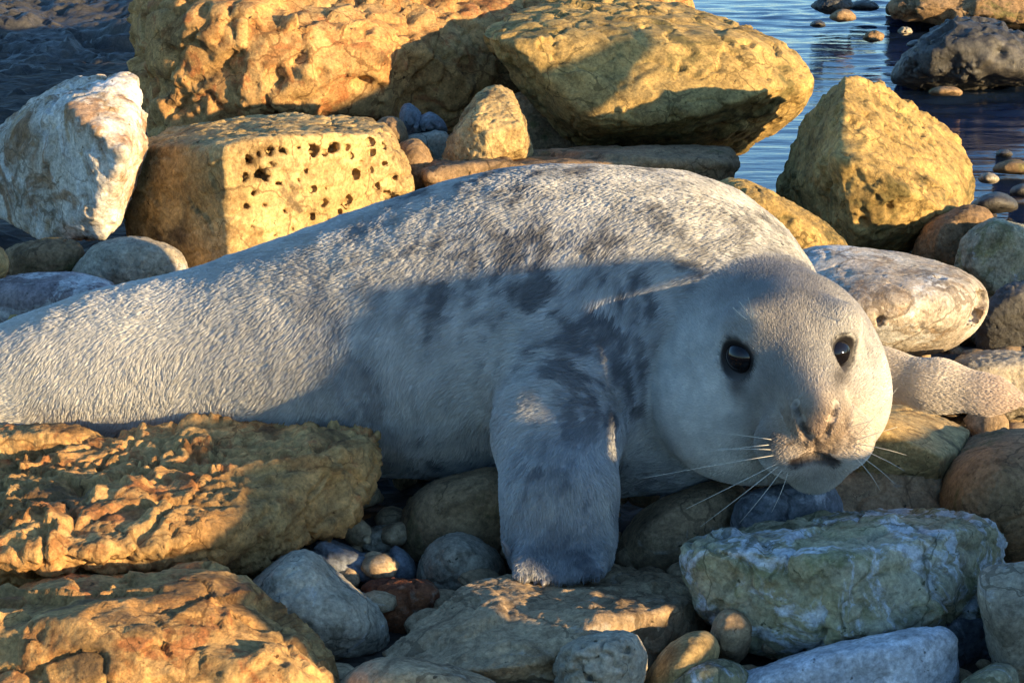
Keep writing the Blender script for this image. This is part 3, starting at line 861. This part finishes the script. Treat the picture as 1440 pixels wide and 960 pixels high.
shade_caster('added_shade_boulder', 'squat brown boulder added out of view for shade, under the leaning yellow slab', BROWN,
          [(3.80, .2), (4.06, .2), (4.06, .48), (3.95, .53), (3.84, .47)], .1, .3,
          feet=((3.80, -.15), (3.80, .15), (4.06, -.15), (4.06, .15)), dx=.01, chips=.04, rough=.4, low=.1, round_=.05)
shade_caster('added_shade_slab', 'leaning yellow slab added unseen to shade the leaning boulder, on the squat brown boulder, facing the tall wedge boulder', YELLOW,
          [(3.88, .50), (3.98, .64), (4.18, .765), (4.4, .825), (4.53, .85), (4.48, .81), (4.24, .70), (4.05, .54), (3.98, .50)], .1, .2, dx=.01, chips=.04, rough=.4, low=.1, round_=.05)  # unseen slab, added with its base to throw a diagonal shadow band
shade_caster('added_shade_filler', 'low brown stone added unseen to block sun through the gap under the bridging boulder', BROWN,
          [(2.08, .05), (2.08, .20), (2.18, .243), (2.29, .238), (2.35, .20), (2.35, .05)], .35, .25, feet=((2.08, -.1), (2.08, .1), (2.33, -.1), (2.33, .1)), dx=.008, chips=.04, rough=.4, low=.1, round_=.05)  # added to narrow the sun leak below the bridging boulder
# ------------------------------------------------------------------ the seal
def R(px, py, Y, r):
    return P(px, py, Y), r * mpp(px, py, Y)


def smin(a, b, k):
    h = np.clip(0.5 + 0.5 * (b - a) / k, 0, 1)
    return b + (a - b) * h - k * h * (1 - h)


def cone(p, A, B, sc=None):
    (a, ra), (b, rb) = A, B
    if sc is not None:
        p = a + (p - a) * sc
        b = a + (b - a) * sc
    ba = b - a
    t = np.clip((p - a) @ ba / (ba @ ba), 0, 1)
    q = p - a - t[:, None] * ba
    d = np.sqrt((q * q).sum(1)) - (ra + (rb - ra) * t)
    return d / (1.0 if sc is None else max(sc))


def ell(p, c, r, M=None):
    q = p - c
    if M is not None:
        q = q @ M.T
    r = np.asarray(r)
    k0 = np.sqrt(((q / r) ** 2).sum(1))
    k1 = np.sqrt(((q / (r * r)) ** 2).sum(1))
    return k0 * (k0 - 1) / np.maximum(k1, 1e-6)


SPINE = [(-330, 600, 3.330, 34), (-230, 586, 3.320, 44), (-120, 564, 3.300, 62), (0, 542, 3.290, 84), (150, 520, 3.280, 114), (300, 506, 3.270, 133), (450, 490, 3.260, 166), (600, 474, 3.250, 200),
         (740, 452, 3.230, 216), (860, 444, 3.190, 210), (945, 436, 3.150, 190), (1010, 462, 3.090, 155), (1050, 502, 2.985, 124)]


def spline(pts, n):
    pts = np.array(pts, float)
    t = np.linspace(0, len(pts) - 1, n)
    out = []
    for u in t:
        i = min(int(u), len(pts) - 2)
        f = u - i
        p0, p1, p2, p3 = pts[max(i - 1, 0)], pts[i], pts[i + 1], pts[min(i + 2, len(pts) - 1)]
        out.append(.5 * (2 * p1 + (p2 - p0) * f + (2 * p0 - 5 * p1 + 4 * p2 - p3) * f * f + (3 * p1 - p0 - 3 * p2 + p3) * f ** 3))
    return out


SPR = [R(*s) for s in spline(SPINE, 30)]
CH = [R(870, 555, 3.12, 146), R(960, 580, 3.08, 116)]
LIMB = [R(800, 500, 3.03, 92), R(782, 610, 2.90, 82), R(786, 700, 2.83, 73), R(788, 775, 2.81, 66)]
HAND = [R(788, 772, 2.81, 63), R(780, 806, 2.76, 30)]
FAR = [R(1150, 520, 3.12, 60), R(1240, 528, 3.06, 34), R(1318, 543, 3.02, 35), R(1392, 557, 3.0, 26), R(1452, 565, 2.99, 9)]
HIND = [[R(-320, 598, 3.34, 30), R(-430, 602, 3.28, 34), R(-500, 606, 3.26, 20)], [R(-320, 598, 3.39, 30), R(-430, 594, 3.44, 34), R(-500, 600, 3.46, 20)]]

HY = .03
HC = P(1090, 526, 2.925 + HY)
HEADM = mpp(1082, 528, 2.935)
# head frame: nose direction, right-of-picture, up
nose_t = P(1146, 604, 2.735 + HY)
hf = nose_t - HC; hf /= np.linalg.norm(hf)
hr = np.cross(np.array([0.03, 0, 1.0]), hf); hr /= np.linalg.norm(hr)
hr = -hr if hr[0] < 0 else hr
hu = np.cross(hr, hf); hu = hu if hu[2] > 0 else -hu
HM = np.stack([hr, hf, hu])


def body_sdf(p):
    d = None
    for a, b in zip(SPR[:-1], SPR[1:]):
        e = cone(p, a, b)
        d = e if d is None else np.minimum(d, e)
    d = smin(d, cone(p, CH[0], CH[1]), 0.07)
    for hnd in HIND:
        e = None
        for a, b in zip(hnd[:-1], hnd[1:]):
            c = cone(p, a, b, np.array([1, 1, 1.8]))
            e = c if e is None else smin(e, c, .02)
        d = smin(d, e, .03)
    e = None
    for a, b in zip(LIMB[:-1], LIMB[1:]):
        c = cone(p, a, b, np.array([1, 1.3, 1]))
        e = c if e is None else smin(e, c, .03)
    e = smin(e, cone(p, HAND[0], HAND[1], np.array([.9, 1.3, 1.2])), .03)
    # five digits with webbing between them
    for k in range(5):
        x = 733 + k * 27
        e = smin(e, cone(p, R(745 + k * 22, 765, 2.79, 22), R(x, 816 - 4 * abs(k - 2), 2.725, 13)), .008)
    d = smin(d, e, 0.075)
    e = None
    for a, b in zip(FAR[:-1], FAR[1:]):
        c = cone(p, a, b, np.array([1, 1.7, 1]))
        e = c if e is None else smin(e, c, .02)
    return smin(d, e, 0.03)


def head_sdf(p):
    d = ell(p, HC, (0.148, 0.152, 0.150), HM)
    # brow / bridge
    def pt(px, py, Y, r): return R(px, py, Y + HY, r)
    e = cone(p, pt(1106, 472, 2.835, 58), pt(1146, 580, 2.728, 48))
    d = smin(d, e, .05)
    for c in (pt(1110, 622, 2.732, 48), pt(1183, 616, 2.737, 45)):
        e = np.sqrt(((p - c[0]) ** 2).sum(1)) - c[1]
        d = smin(d, e, .022)
    c = pt(1147, 592, 2.706, 33)
    d = smin(d, np.sqrt(((p - c[0]) ** 2).sum(1)) - c[1], .018)
    c = pt(1145, 650, 2.760, 44)
    d = smin(d, np.sqrt(((p - c[0]) ** 2).sum(1)) - c[1], .03)
    # brow bumps over the eyes
    for c in (pt(1050, 462, 2.815, 28), pt(1182, 455, 2.82, 26)):
        d = smin(d, np.sqrt(((p - c[0]) ** 2).sum(1)) - c[1], .04)
    # cheeks
    c = pt(1018, 580, 2.90, 82)
    d = smin(d, np.sqrt(((p - c[0]) ** 2).sum(1)) - c[1], .06)
    c = pt(1172, 565, 2.875, 64)
    d = smin(d, np.sqrt(((p - c[0]) ** 2).sum(1)) - c[1], .06)
    return d


def head_w(p):
    d = np.ones(len(p))
    near = ((p - HC) ** 2).sum(1) < .30 ** 2
    d[near] = head_sdf(p[near])
    return smst(.022, .004, d)


def hit(fn, px, py, t0=2.2):
    d = ray(px, py); d = d / np.linalg.norm(d)
    t = t0
    for _ in range(80):
        s = float(fn((CAMP + d * t)[None])[0])
        t += s * .8
        if s < 2e-4:
            break
    return CAMP + d * t


def grad(fn, p, e=1e-3):
    g = np.array([float(fn((p + np.eye(3)[k] * e)[None])[0] - fn((p - np.eye(3)[k] * e)[None])[0]) for k in range(3)])
    return g / np.linalg.norm(g)


EYES = []
for (ex, ey, er) in ((1035, 506, 24), (1187, 497, 21)):
    h = hit(head_sdf, ex, ey)
    n = grad(head_sdf, h)
    EYES.append((h, n, er * HEADM))
NOSTR = []
for pts in ([(1118, 568), (1125, 590), (1138, 618)], [(1178, 570), (1171, 590), (1159, 616)]):
    NOSTR.append([hit(head_sdf, *q) for q in pts])
PHIL = [hit(head_sdf, *q) for q in ((1149, 618), (1148, 630), (1147, 642))]
MOUTH = [hit(head_sdf, *q) for q in ((1106, 658), (1119, 651), (1133, 646), (1147, 644), (1160, 646), (1172, 650), (1184, 655))]


def seal_sdf(p):
    d = body_sdf(p)
    q = p - HC
    near = (q * q).sum(1) < 0.30 ** 2
    if near.any():
        pn = p[near]
        h = head_sdf(pn)
        for (c, n, r) in EYES:
            s = np.sqrt(((pn - (c + n * r * .62)) ** 2).sum(1)) - r * 1.12
            h = -smin(-h, s, .008)
        for seg in NOSTR:
            for a, b in zip(seg[:-1], seg[1:]):
                h = -smin(-h, cone(pn, (a, .0036), (b, .0040)), .004)
        for a, b in zip(PHIL[:-1], PHIL[1:]):
            h = -smin(-h, cone(pn, (a, .002), (b, .003)), .004)
        for i, (a, b) in enumerate(zip(MOUTH[:-1], MOUTH[1:])):
            r = (.002, .004, .0085, .0085, .004, .002)[i]
            h = -smin(-h, cone(pn, (a, r), (b, r)), .004)
        dn = smin(d[near], h, .028)
        d[near] = dn
    return d


print('seal mesh')
sv, sq = surface_nets(seal_sdf, np.array([-1.95, 2.55, -.12]), np.array([.95, 3.85, .66]), 0.004, slack=.01)
_wb = 1 - head_w(sv)
sv = relax(sq, sv, 20, _wb)
_px, _py = project(sv)
sv = relax(sq, sv, 90, _wb * np.maximum(smst(690, 640, _px), smst(500, 450, _py) * smst(980, 930, _px)))
sn = vnormals(sv, sq)
_l = fbm(sv, 6.0, 3, off=3.3)
_inhead = head_w(sv)
# soft folds of skin and fat on trunk and neck
sv = sv + sn * ((.003 * _l + .0022 * fbm(sv, 24, 3, off=8)) * (1 - .85 * _inhead))[:, None]
sn = vnormals(sv, sq)


def gauss(px, py, cx, cy, rx, ry, ang=0.0):
    c, s = math.cos(ang), math.sin(ang)
    x, y = px - cx, py - cy
    u = (x * c + y * s) / rx
    v = (-x * s + y * c) / ry
    return np.exp(-(u * u + v * v))


def coat(p, n):
    """coat colour at a point of the skin, with some shade painted in"""
    px, py = project(p)
    hd = head_w(p)
    cream = np.array([.65, .61, .535])
    grey = np.array([.27, .275, .285])
    dark = np.array([.085, .082, .085])
    brown = np.array([.20, .14, .09])
    st = fbm(p * np.array([1.0, 1.0, .62]), 17.0, 4, .7, off=20)
    big = fbm(p, 3.5, 3, off=41)
    c = cream[None] * np.ones((len(p), 1))
    g = np.clip(.75 + .9 * big + .8 * st, 0, 1)[:, None]
    g *= (.35 + .65 * smst(200, 520, px))[:, None]  # own grey plus shade put in; cream kept for the sunlit rump
    c = c * (1 - .8 * g) + grey * .8 * g
    c = c * (1 + .55 * fbm(p * np.array([1, 1, .5]), 32.0, 3, .7, off=66)[:, None] * smst(250, 500, px)[:, None])
    reg = smst(380, 640, px) * (1 - hd)
    mott_shade = smst(.04, .30, st + .30 * big + .16 * gauss(px, py, 830, 440, 150, 100) + .08 * gauss(px, py, 640, 300, 160, 70) + .06 * gauss(px, py, 980, 370, 60, 60) + .5 * gauss(px, py, 797, 525, 30, 26)) * reg  # real mottling; the last patch paints shade over a sunlit shoulder spot
    c = c * (1 - .76 * mott_shade[:, None]) + dark * .76 * mott_shade[:, None]
    # planted flipper: pale leading edge, dark middle
    fl = gauss(px, py, 800, 650, 52, 50) * .8 + gauss(px, py, 795, 770, 60, 55) * 1.2 + gauss(px, py, 740, 790, 30, 30) * .5
    fl = np.clip(fl * (.8 + .8 * st), 0, 1) * (p[:, 1] < 3.06) * (1 - hd)
    c = c * (1 - .6 * fl[:, None]) + np.array([.11, .115, .125]) * .6 * fl[:, None]
    pe = (gauss(px, py, 708, 640, 26, 90) + .7 * gauss(px, py, 830, 640, 40, 30)) * (p[:, 1] < 3.1) * (1 - hd)
    pe = np.clip(pe, 0, 1)[:, None] * .8
    c = c * (1 - pe) + np.array([.55, .55, .54]) * pe
    # far flipper: plain cream, tip pinkish
    ff = (smst(1225, 1250, px) * (p[:, 1] < 3.25) * (1 - hd))[:, None]
    c = c * (1 - ff) + np.array([.68, .59, .48]) * (1 + .4 * st[:, None]) * ff
    ft = smst(1330, 1420, px) * (px > 1250)
    c = c * (1 - .5 * ft[:, None]) + np.array([.42, .25, .18]) * .5 * ft[:, None]
    # head
    face = np.array([.60, .565, .50])
    hc = face[None] * np.ones((len(p), 1))

    def paint(m, col, a):
        nonlocal hc
        m = np.clip(m, 0, 1)[:, None] * a
        hc = hc * (1 - m) + np.array(col) * m
    top = gauss(px, py, 1085, 400, 130, 70)
    paint(top, (.20, .18, .16), .85)
    paint(gauss(px, py, 1115, 480, 75, 90) * (1 + .9 * st), (.34, .31, .27), .7)
    paint(gauss(px, py, 1110, 510, 42, 100, -.25) * (1 + .8 * st), (.28, .245, .205), .7)
    paint(gauss(px, py, 1075, 560, 30, 60, .2), (.20, .175, .15), .6)
    paint(gauss(px, py, 1146, 605, 74, 52) * (1.25 + .8 * st), (.42, .305, .205), .95)
    paint(gauss(px, py, 1085, 625, 22, 26) * (1 + st), (.12, .10, .08), .8)
    paint(gauss(px, py, 1053, 446, 18, 14), (.55, .50, .42), .8)
    paint(gauss(px, py, 1148, 600, 24, 30), (.40, .28, .19), .6)
    paint(gauss(px, py, 1142, 672, 60, 18), (.30, .26, .22), .5)
    for i, (e, nn, r) in enumerate(EYES):
        d = np.sqrt(((p - e) ** 2).sum(1)) / r
        paint(smst(1.45, 1.15, d + .6 * st), (.06, .05, .042), .75)
        paint(smst(1.35, 1.1, d), (.012, .010, .010), 1)
        ex, ey = project(e[None])
        paint(gauss(px, py, ex[0] + (2 if i == 0 else -4), ey[0] + 36, 14, 20), (.08, .065, .055), .85)
    for seg in NOSTR:
        d = np.min([np.sqrt(((p - q) ** 2).sum(1)) for a, b in zip(seg[:-1], seg[1:]) for q in (a, a * .75 + b * .25, (a + b) / 2, a * .25 + b * .75, b)], 0)
        paint(smst(.006, .003, d), (.05, .035, .028), .75)
    d = np.min([np.sqrt(((p - a * (1 - t) - b * t) ** 2).sum(1)) for a, b in zip(MOUTH[1:-2], MOUTH[2:-1]) for t in (0, .33, .67, 1)], 0)
    paint(smst(.012, .006, d), (.03, .018, .016), .95)
    spots = smst(.18, .4, fbm(p, 75, 2, off=12)) * gauss(px, py, 1146, 618, 75, 34)
    paint(spots, (.07, .05, .04), .8)
    hc = hc * (1 + .45 * st[:, None] + .25 * fbm(p, 40, 3, off=77)[:, None])
    c = c * (1 - hd[:, None]) + hc * hd[:, None]
    return np.clip(c * (1 - .08 * smst(200, 500, px) * (1 - hd))[:, None], .005, .8)


seal = bpy.data.objects.new('seal', None)
COL.objects.link(seal)
seal.location = (-.35, 3.2, 0)
seal_base = np.array(seal.location)
tag(seal, 'young grey seal with mottled silvery fur lying across the rocks, propped on one flipper', 'seal')


def skin_mat():
    m = bpy.data.materials.new('seal_skin')
    m.use_nodes = True
    N, L = m.node_tree.nodes, m.node_tree.links
    bs = N['Principled BSDF']
    at = N.new('ShaderNodeAttribute'); at.attribute_name = 'Col'
    L.new(at.outputs['Color'], bs.inputs['Base Color'])
    bs.inputs['Roughness'].default_value = .6
    bs.inputs['Specular IOR Level'].default_value = .3
    return m


def fur_mat():
    m = bpy.data.materials.new('seal_fur')
    m.use_nodes = True
    N, L = m.node_tree.nodes, m.node_tree.links
    bs = N['Principled BSDF']
    at = N.new('ShaderNodeAttribute'); at.attribute_name = 'Col'
    L.new(at.outputs['Color'], bs.inputs['Base Color'])
    bs.inputs['Roughness'].default_value = .55
    bs.inputs['Specular IOR Level'].default_value = .35
    return m


me = mesh_from('body', sv - seal_base, sq)
cc = coat(sv, sn)
ca = me.color_attributes.new('Col', 'FLOAT_COLOR', 'POINT')
ca.data.foreach_set('color', np.concatenate([cc * .85, np.ones((len(cc), 1))], 1).astype(np.float32).ravel())
body = add_obj('body', me, skin_mat(), parent=seal)

# eyes
em = bpy.data.materials.new('eye_black')
em.use_nodes = True
b_ = em.node_tree.nodes['Principled BSDF']
b_.inputs['Base Color'].default_value = (.006, .005, .006, 1)
b_.inputs['Roughness'].default_value = .08
b_.inputs['Coat Weight'].default_value = .0
b_.inputs['Specular IOR Level'].default_value = .35
b_.inputs['Coat Roughness'].default_value = .03
for (c, n, r) in EYES:
    bm = bmesh.new()
    bmesh.ops.create_uvsphere(bm, u_segments=40, v_segments=24, radius=r * 1.04)
    for f in bm.faces:
        f.smooth = True
    m_ = bpy.data.meshes.new('eye')
    bm.to_mesh(m_); bm.free()
    add_obj('eye', m_, em, (c - n * r * .74 - seal_base), seal)

# fur
print('fur')


def make_fur(count=380000, seed=3):
    rs = np.random.RandomState(seed)
    q = sq
    tri = np.concatenate([q[:, [0, 1, 2]], q[:, [0, 2, 3]]])
    a, b, c = sv[tri[:, 0]], sv[tri[:, 1]], sv[tri[:, 2]]
    fn = np.cross(b - a, c - a)
    area = np.linalg.norm(fn, axis=1) / 2
    cen = (a + b + c) / 3
    fnn = fn / np.maximum(area * 2, 1e-12)[:, None]
    wgt = area.copy()
    wgt *= np.where(fnn[:, 1] > .55, .25, 1.0)              # fewer hairs on the far side and underneath
    wgt *= np.where(fnn[:, 2] < -.6, .3, 1.0)
    hd = head_w(cen)
    wgt *= 1 + 2.2 * hd
    wgt *= np.where(cen[:, 0] < -1.15, .25, 1)
    fx, fy = project(cen)
    wgt *= np.where((fx > 1235) & (hd < .5), 2.8, 1)
    for (e, n, r) in EYES:
        wgt *= np.sqrt(((cen - e) ** 2).sum(1)) > r * 1.25
    for seg in NOSTR:
        for p_ in seg:
            wgt *= np.sqrt(((cen - p_) ** 2).sum(1)) > .007
    for a_, b_ in zip(MOUTH[1:-2], MOUTH[2:-1]):
        for t in (0, .33, .67, 1):
            wgt *= np.sqrt(((cen - a_ * (1 - t) - b_ * t) ** 2).sum(1)) > .007
    pick = rs.choice(len(tri), count, p=wgt / wgt.sum())
    u = rs.rand(count, 2)
    fl = u.sum(1) > 1
    u[fl] = 1 - u[fl]
    A, B, C = a[pick], b[pick], c[pick]
    root = A + (B - A) * u[:, :1] + (C - A) * u[:, 1:]
    nv = sn[tri[pick]].mean(1)
    nv /= np.linalg.norm(nv, axis=1)[:, None]
    px, py = project(root)
    dh = np.sqrt(((root - HC) ** 2).sum(1))
    hd = head_w(root)
    limb = smst(560, 680, py) * smst(3.04, 2.96, root[:, 1]) * smst(670, 700, px) * smst(900, 870, px)
    farl = ((px > 1225) & (root[:, 1] < 3.2) & (dh > .15)).astype(float)
    # lie of the coat
    d = np.tile(np.array([-.75, .05, -.65]), (count, 1))
    d[:, 0] += 1.3 * fbm(root, 5.0, 2, off=1.0)
    d[:, 2] += 1.3 * fbm(root, 5.0, 2, off=31.0)
    d = d * (1 - limb[:, None]) + np.array([.05, 0, -1.0]) * limb[:, None]
    d = np.where(farl[:, None] > 0, np.array([1.0, 0, -.1]), d)
    short = np.clip(hd + limb + farl, 0, 1)
    away = root - nose_t
    away /= np.linalg.norm(away, axis=1)[:, None]
    d = d * (1 - hd[:, None]) + away * hd[:, None]
    d += .4 * (1 - short)[:, None] * np.stack([fbm(root, 22, 2, off=o_) for o_ in (51., 61., 71.)], 1)
    d -= nv * (d * nv).sum(1)[:, None]
    d /= np.maximum(np.linalg.norm(d, axis=1), 1e-6)[:, None]
    ln = .012 * (1 - short) + short * (.0042 + .004 * limb + .001 * farl)
    ln *= 1 + .6 * fbm(root, 9, 2, off=91) * (1 - short)
    ln *= rs.uniform(.65, 1.25, count)
    lift = (1 - .6 * farl) * (.11 + .12 * fbm(root, 14, 2, off=15)) * (1 - short) + short * .28
    # clumps
    nc = 60000
    ci = rs.choice(count, nc, replace=False)
    kd = kdtree.KDTree(nc)
    for i_, k in enumerate(ci):
        kd.insert(root[k], i_)
    kd.balance()
    own = np.empty(count, int)
    for k in range(count):
        own[k] = kd.find(root[k])[1]
    own = ci[own]
    tip = root + d * ln[:, None] + nv * (ln * lift)[:, None]
    cl = (.5 * (1 - hd) + .12 * hd)[:, None] * rs.uniform(.6, 1.1, (count, 1))
    tip = tip * (1 - cl) + tip[own] * cl
    mid = root * .45 + tip * .55 + nv * (ln * (.16 + .35 * lift) * .8)[:, None]
    q1 = root * .72 + mid * .5 - tip * .22 * 0
    npts = 4
    pts = np.empty((count, npts, 3), np.float32)
    ts = np.linspace(0, 1, npts)
    for i_, t in enumerate(ts):                     # quadratic through root, mid, tip
        pts[:, i_] = root * (1 - t) ** 2 + (2 * mid - .5 * root - .5 * tip) * 2 * t * (1 - t) + tip * t * t
    col = coat(root, nv)
    col *= rs.uniform(.82, 1.16, (count, 1))
    hc = bpy.data.hair_curves.new('fur')
    hc.add_curves([npts] * count)
    hc.position_data.foreach_set('vector', (pts - seal_base).astype(np.float32).ravel())
    rad = hc.attributes.new('radius', 'FLOAT', 'POINT') if 'radius' not in hc.attributes else hc.attributes['radius']
    prof = np.array([1.0, .95, .7, .15])
    rr = (.00028 * (1 - hd) * (1 - .2 * farl) + .00026 * hd)[:, None] * prof[None]
    rad.data.foreach_set('value', rr.astype(np.float32).ravel())
    at = hc.attributes.new('Col', 'FLOAT_COLOR', 'CURVE')
    at.data.foreach_set('color', np.concatenate([col, np.ones((count, 1))], 1).astype(np.float32).ravel())
    hc.materials.append(fur_mat())
    o = bpy.data.objects.new('fur', hc)
    o.parent = seal
    COL.objects.link(o)


make_fur()

# whiskers and claws
wm = bpy.data.materials.new('whisker')
wm.use_nodes = True
wm.node_tree.nodes['Principled BSDF'].inputs['Base Color'].default_value = (.62, .56, .45, 1)
wm.node_tree.nodes['Principled BSDF'].inputs['Roughness'].default_value = .35
cm = bpy.data.materials.new('claw')
cm.use_nodes = True
cm.node_tree.nodes['Principled BSDF'].inputs['Base Color'].default_value = (.16, .15, .15, 1)
cm.node_tree.nodes['Principled BSDF'].inputs['Roughness'].default_value = .3


def tube(name, pts, r0, r1, mat, sides=6):
    pts = [np.asarray(p, float) for p in pts]
    v, f = [], []
    for i, p in enumerate(pts):
        t = pts[min(i + 1, len(pts) - 1)] - pts[max(i - 1, 0)]
        t /= np.linalg.norm(t)
        s = np.cross(t, [0.3, .5, .8]); s /= np.linalg.norm(s)
        u = np.cross(t, s)
        r = r0 + (r1 - r0) * i / (len(pts) - 1)
        for k in range(sides):
            a = 2 * math.pi * k / sides
            v.append(p + r * (math.cos(a) * s + math.sin(a) * u))
    for i in range(len(pts) - 1):
        for k in range(sides):
            f.append((i * sides + k, i * sides + (k + 1) % sides, (i + 1) * sides + (k + 1) % sides, (i + 1) * sides + k))
    return add_obj(name, mesh_from(name, np.array(v) - seal_base, np.array(f)), mat, parent=seal)


WH = [((1088, 640), (905, 672)), ((1092, 652), (965, 715)), ((1095, 655), (985, 740)), ((1100, 660), (1040, 735)),
      ((1108, 664), (1085, 720)), ((1085, 632), (1000, 632)), ((1086, 618), (980, 606)), ((1083, 625), (960, 640)),
      ((1205, 618), (1262, 600)), ((1206, 624), (1275, 640)), ((1206, 630), (1272, 662)), ((1202, 636), (1258, 680)), ((1206, 612), (1262, 545)), ((1200, 640), (1238, 690)), ((1196, 600), (1250, 585))]
for k, (a, b) in enumerate(WH):
    h = hit(head_sdf, *a)
    e = P(b[0], b[1], h[1] + (.02 if b[0] < 1100 else .0) - .02)
    m_ = (h + e) / 2 + np.array([0, -.03, .012])
    pts = [h * (1 - t) ** 2 + m_ * 2 * t * (1 - t) + e * t * t for t in np.linspace(0, 1, 9)]
    tube('whisker', pts, .00045, .00018, wm)
for a, b in (((1056, 447), (1040, 424)), ((1060, 447), (1052, 418)), ((1050, 449), (1030, 432)), ((1180, 452), (1196, 430))):
    h = hit(head_sdf, *a)
    e = P(b[0], b[1], h[1] - .02)
    tube('whisker', [h, (h + e) / 2 + np.array([0, -.006, 0]), e], .0008, .0003, wm)
for x0, y0, x1, y1, Y in ((716, 778, 705, 760, 2.77), (742, 812, 736, 823, 2.725), (765, 818, 763, 828, 2.72)):
    a, b = P(x0, y0, Y), P(x1, y1, Y - .01)
    tube('claw', [a, a * .5 + b * .5 + np.array([0, -.004, .004]), b], .005, .0012, cm, 8)
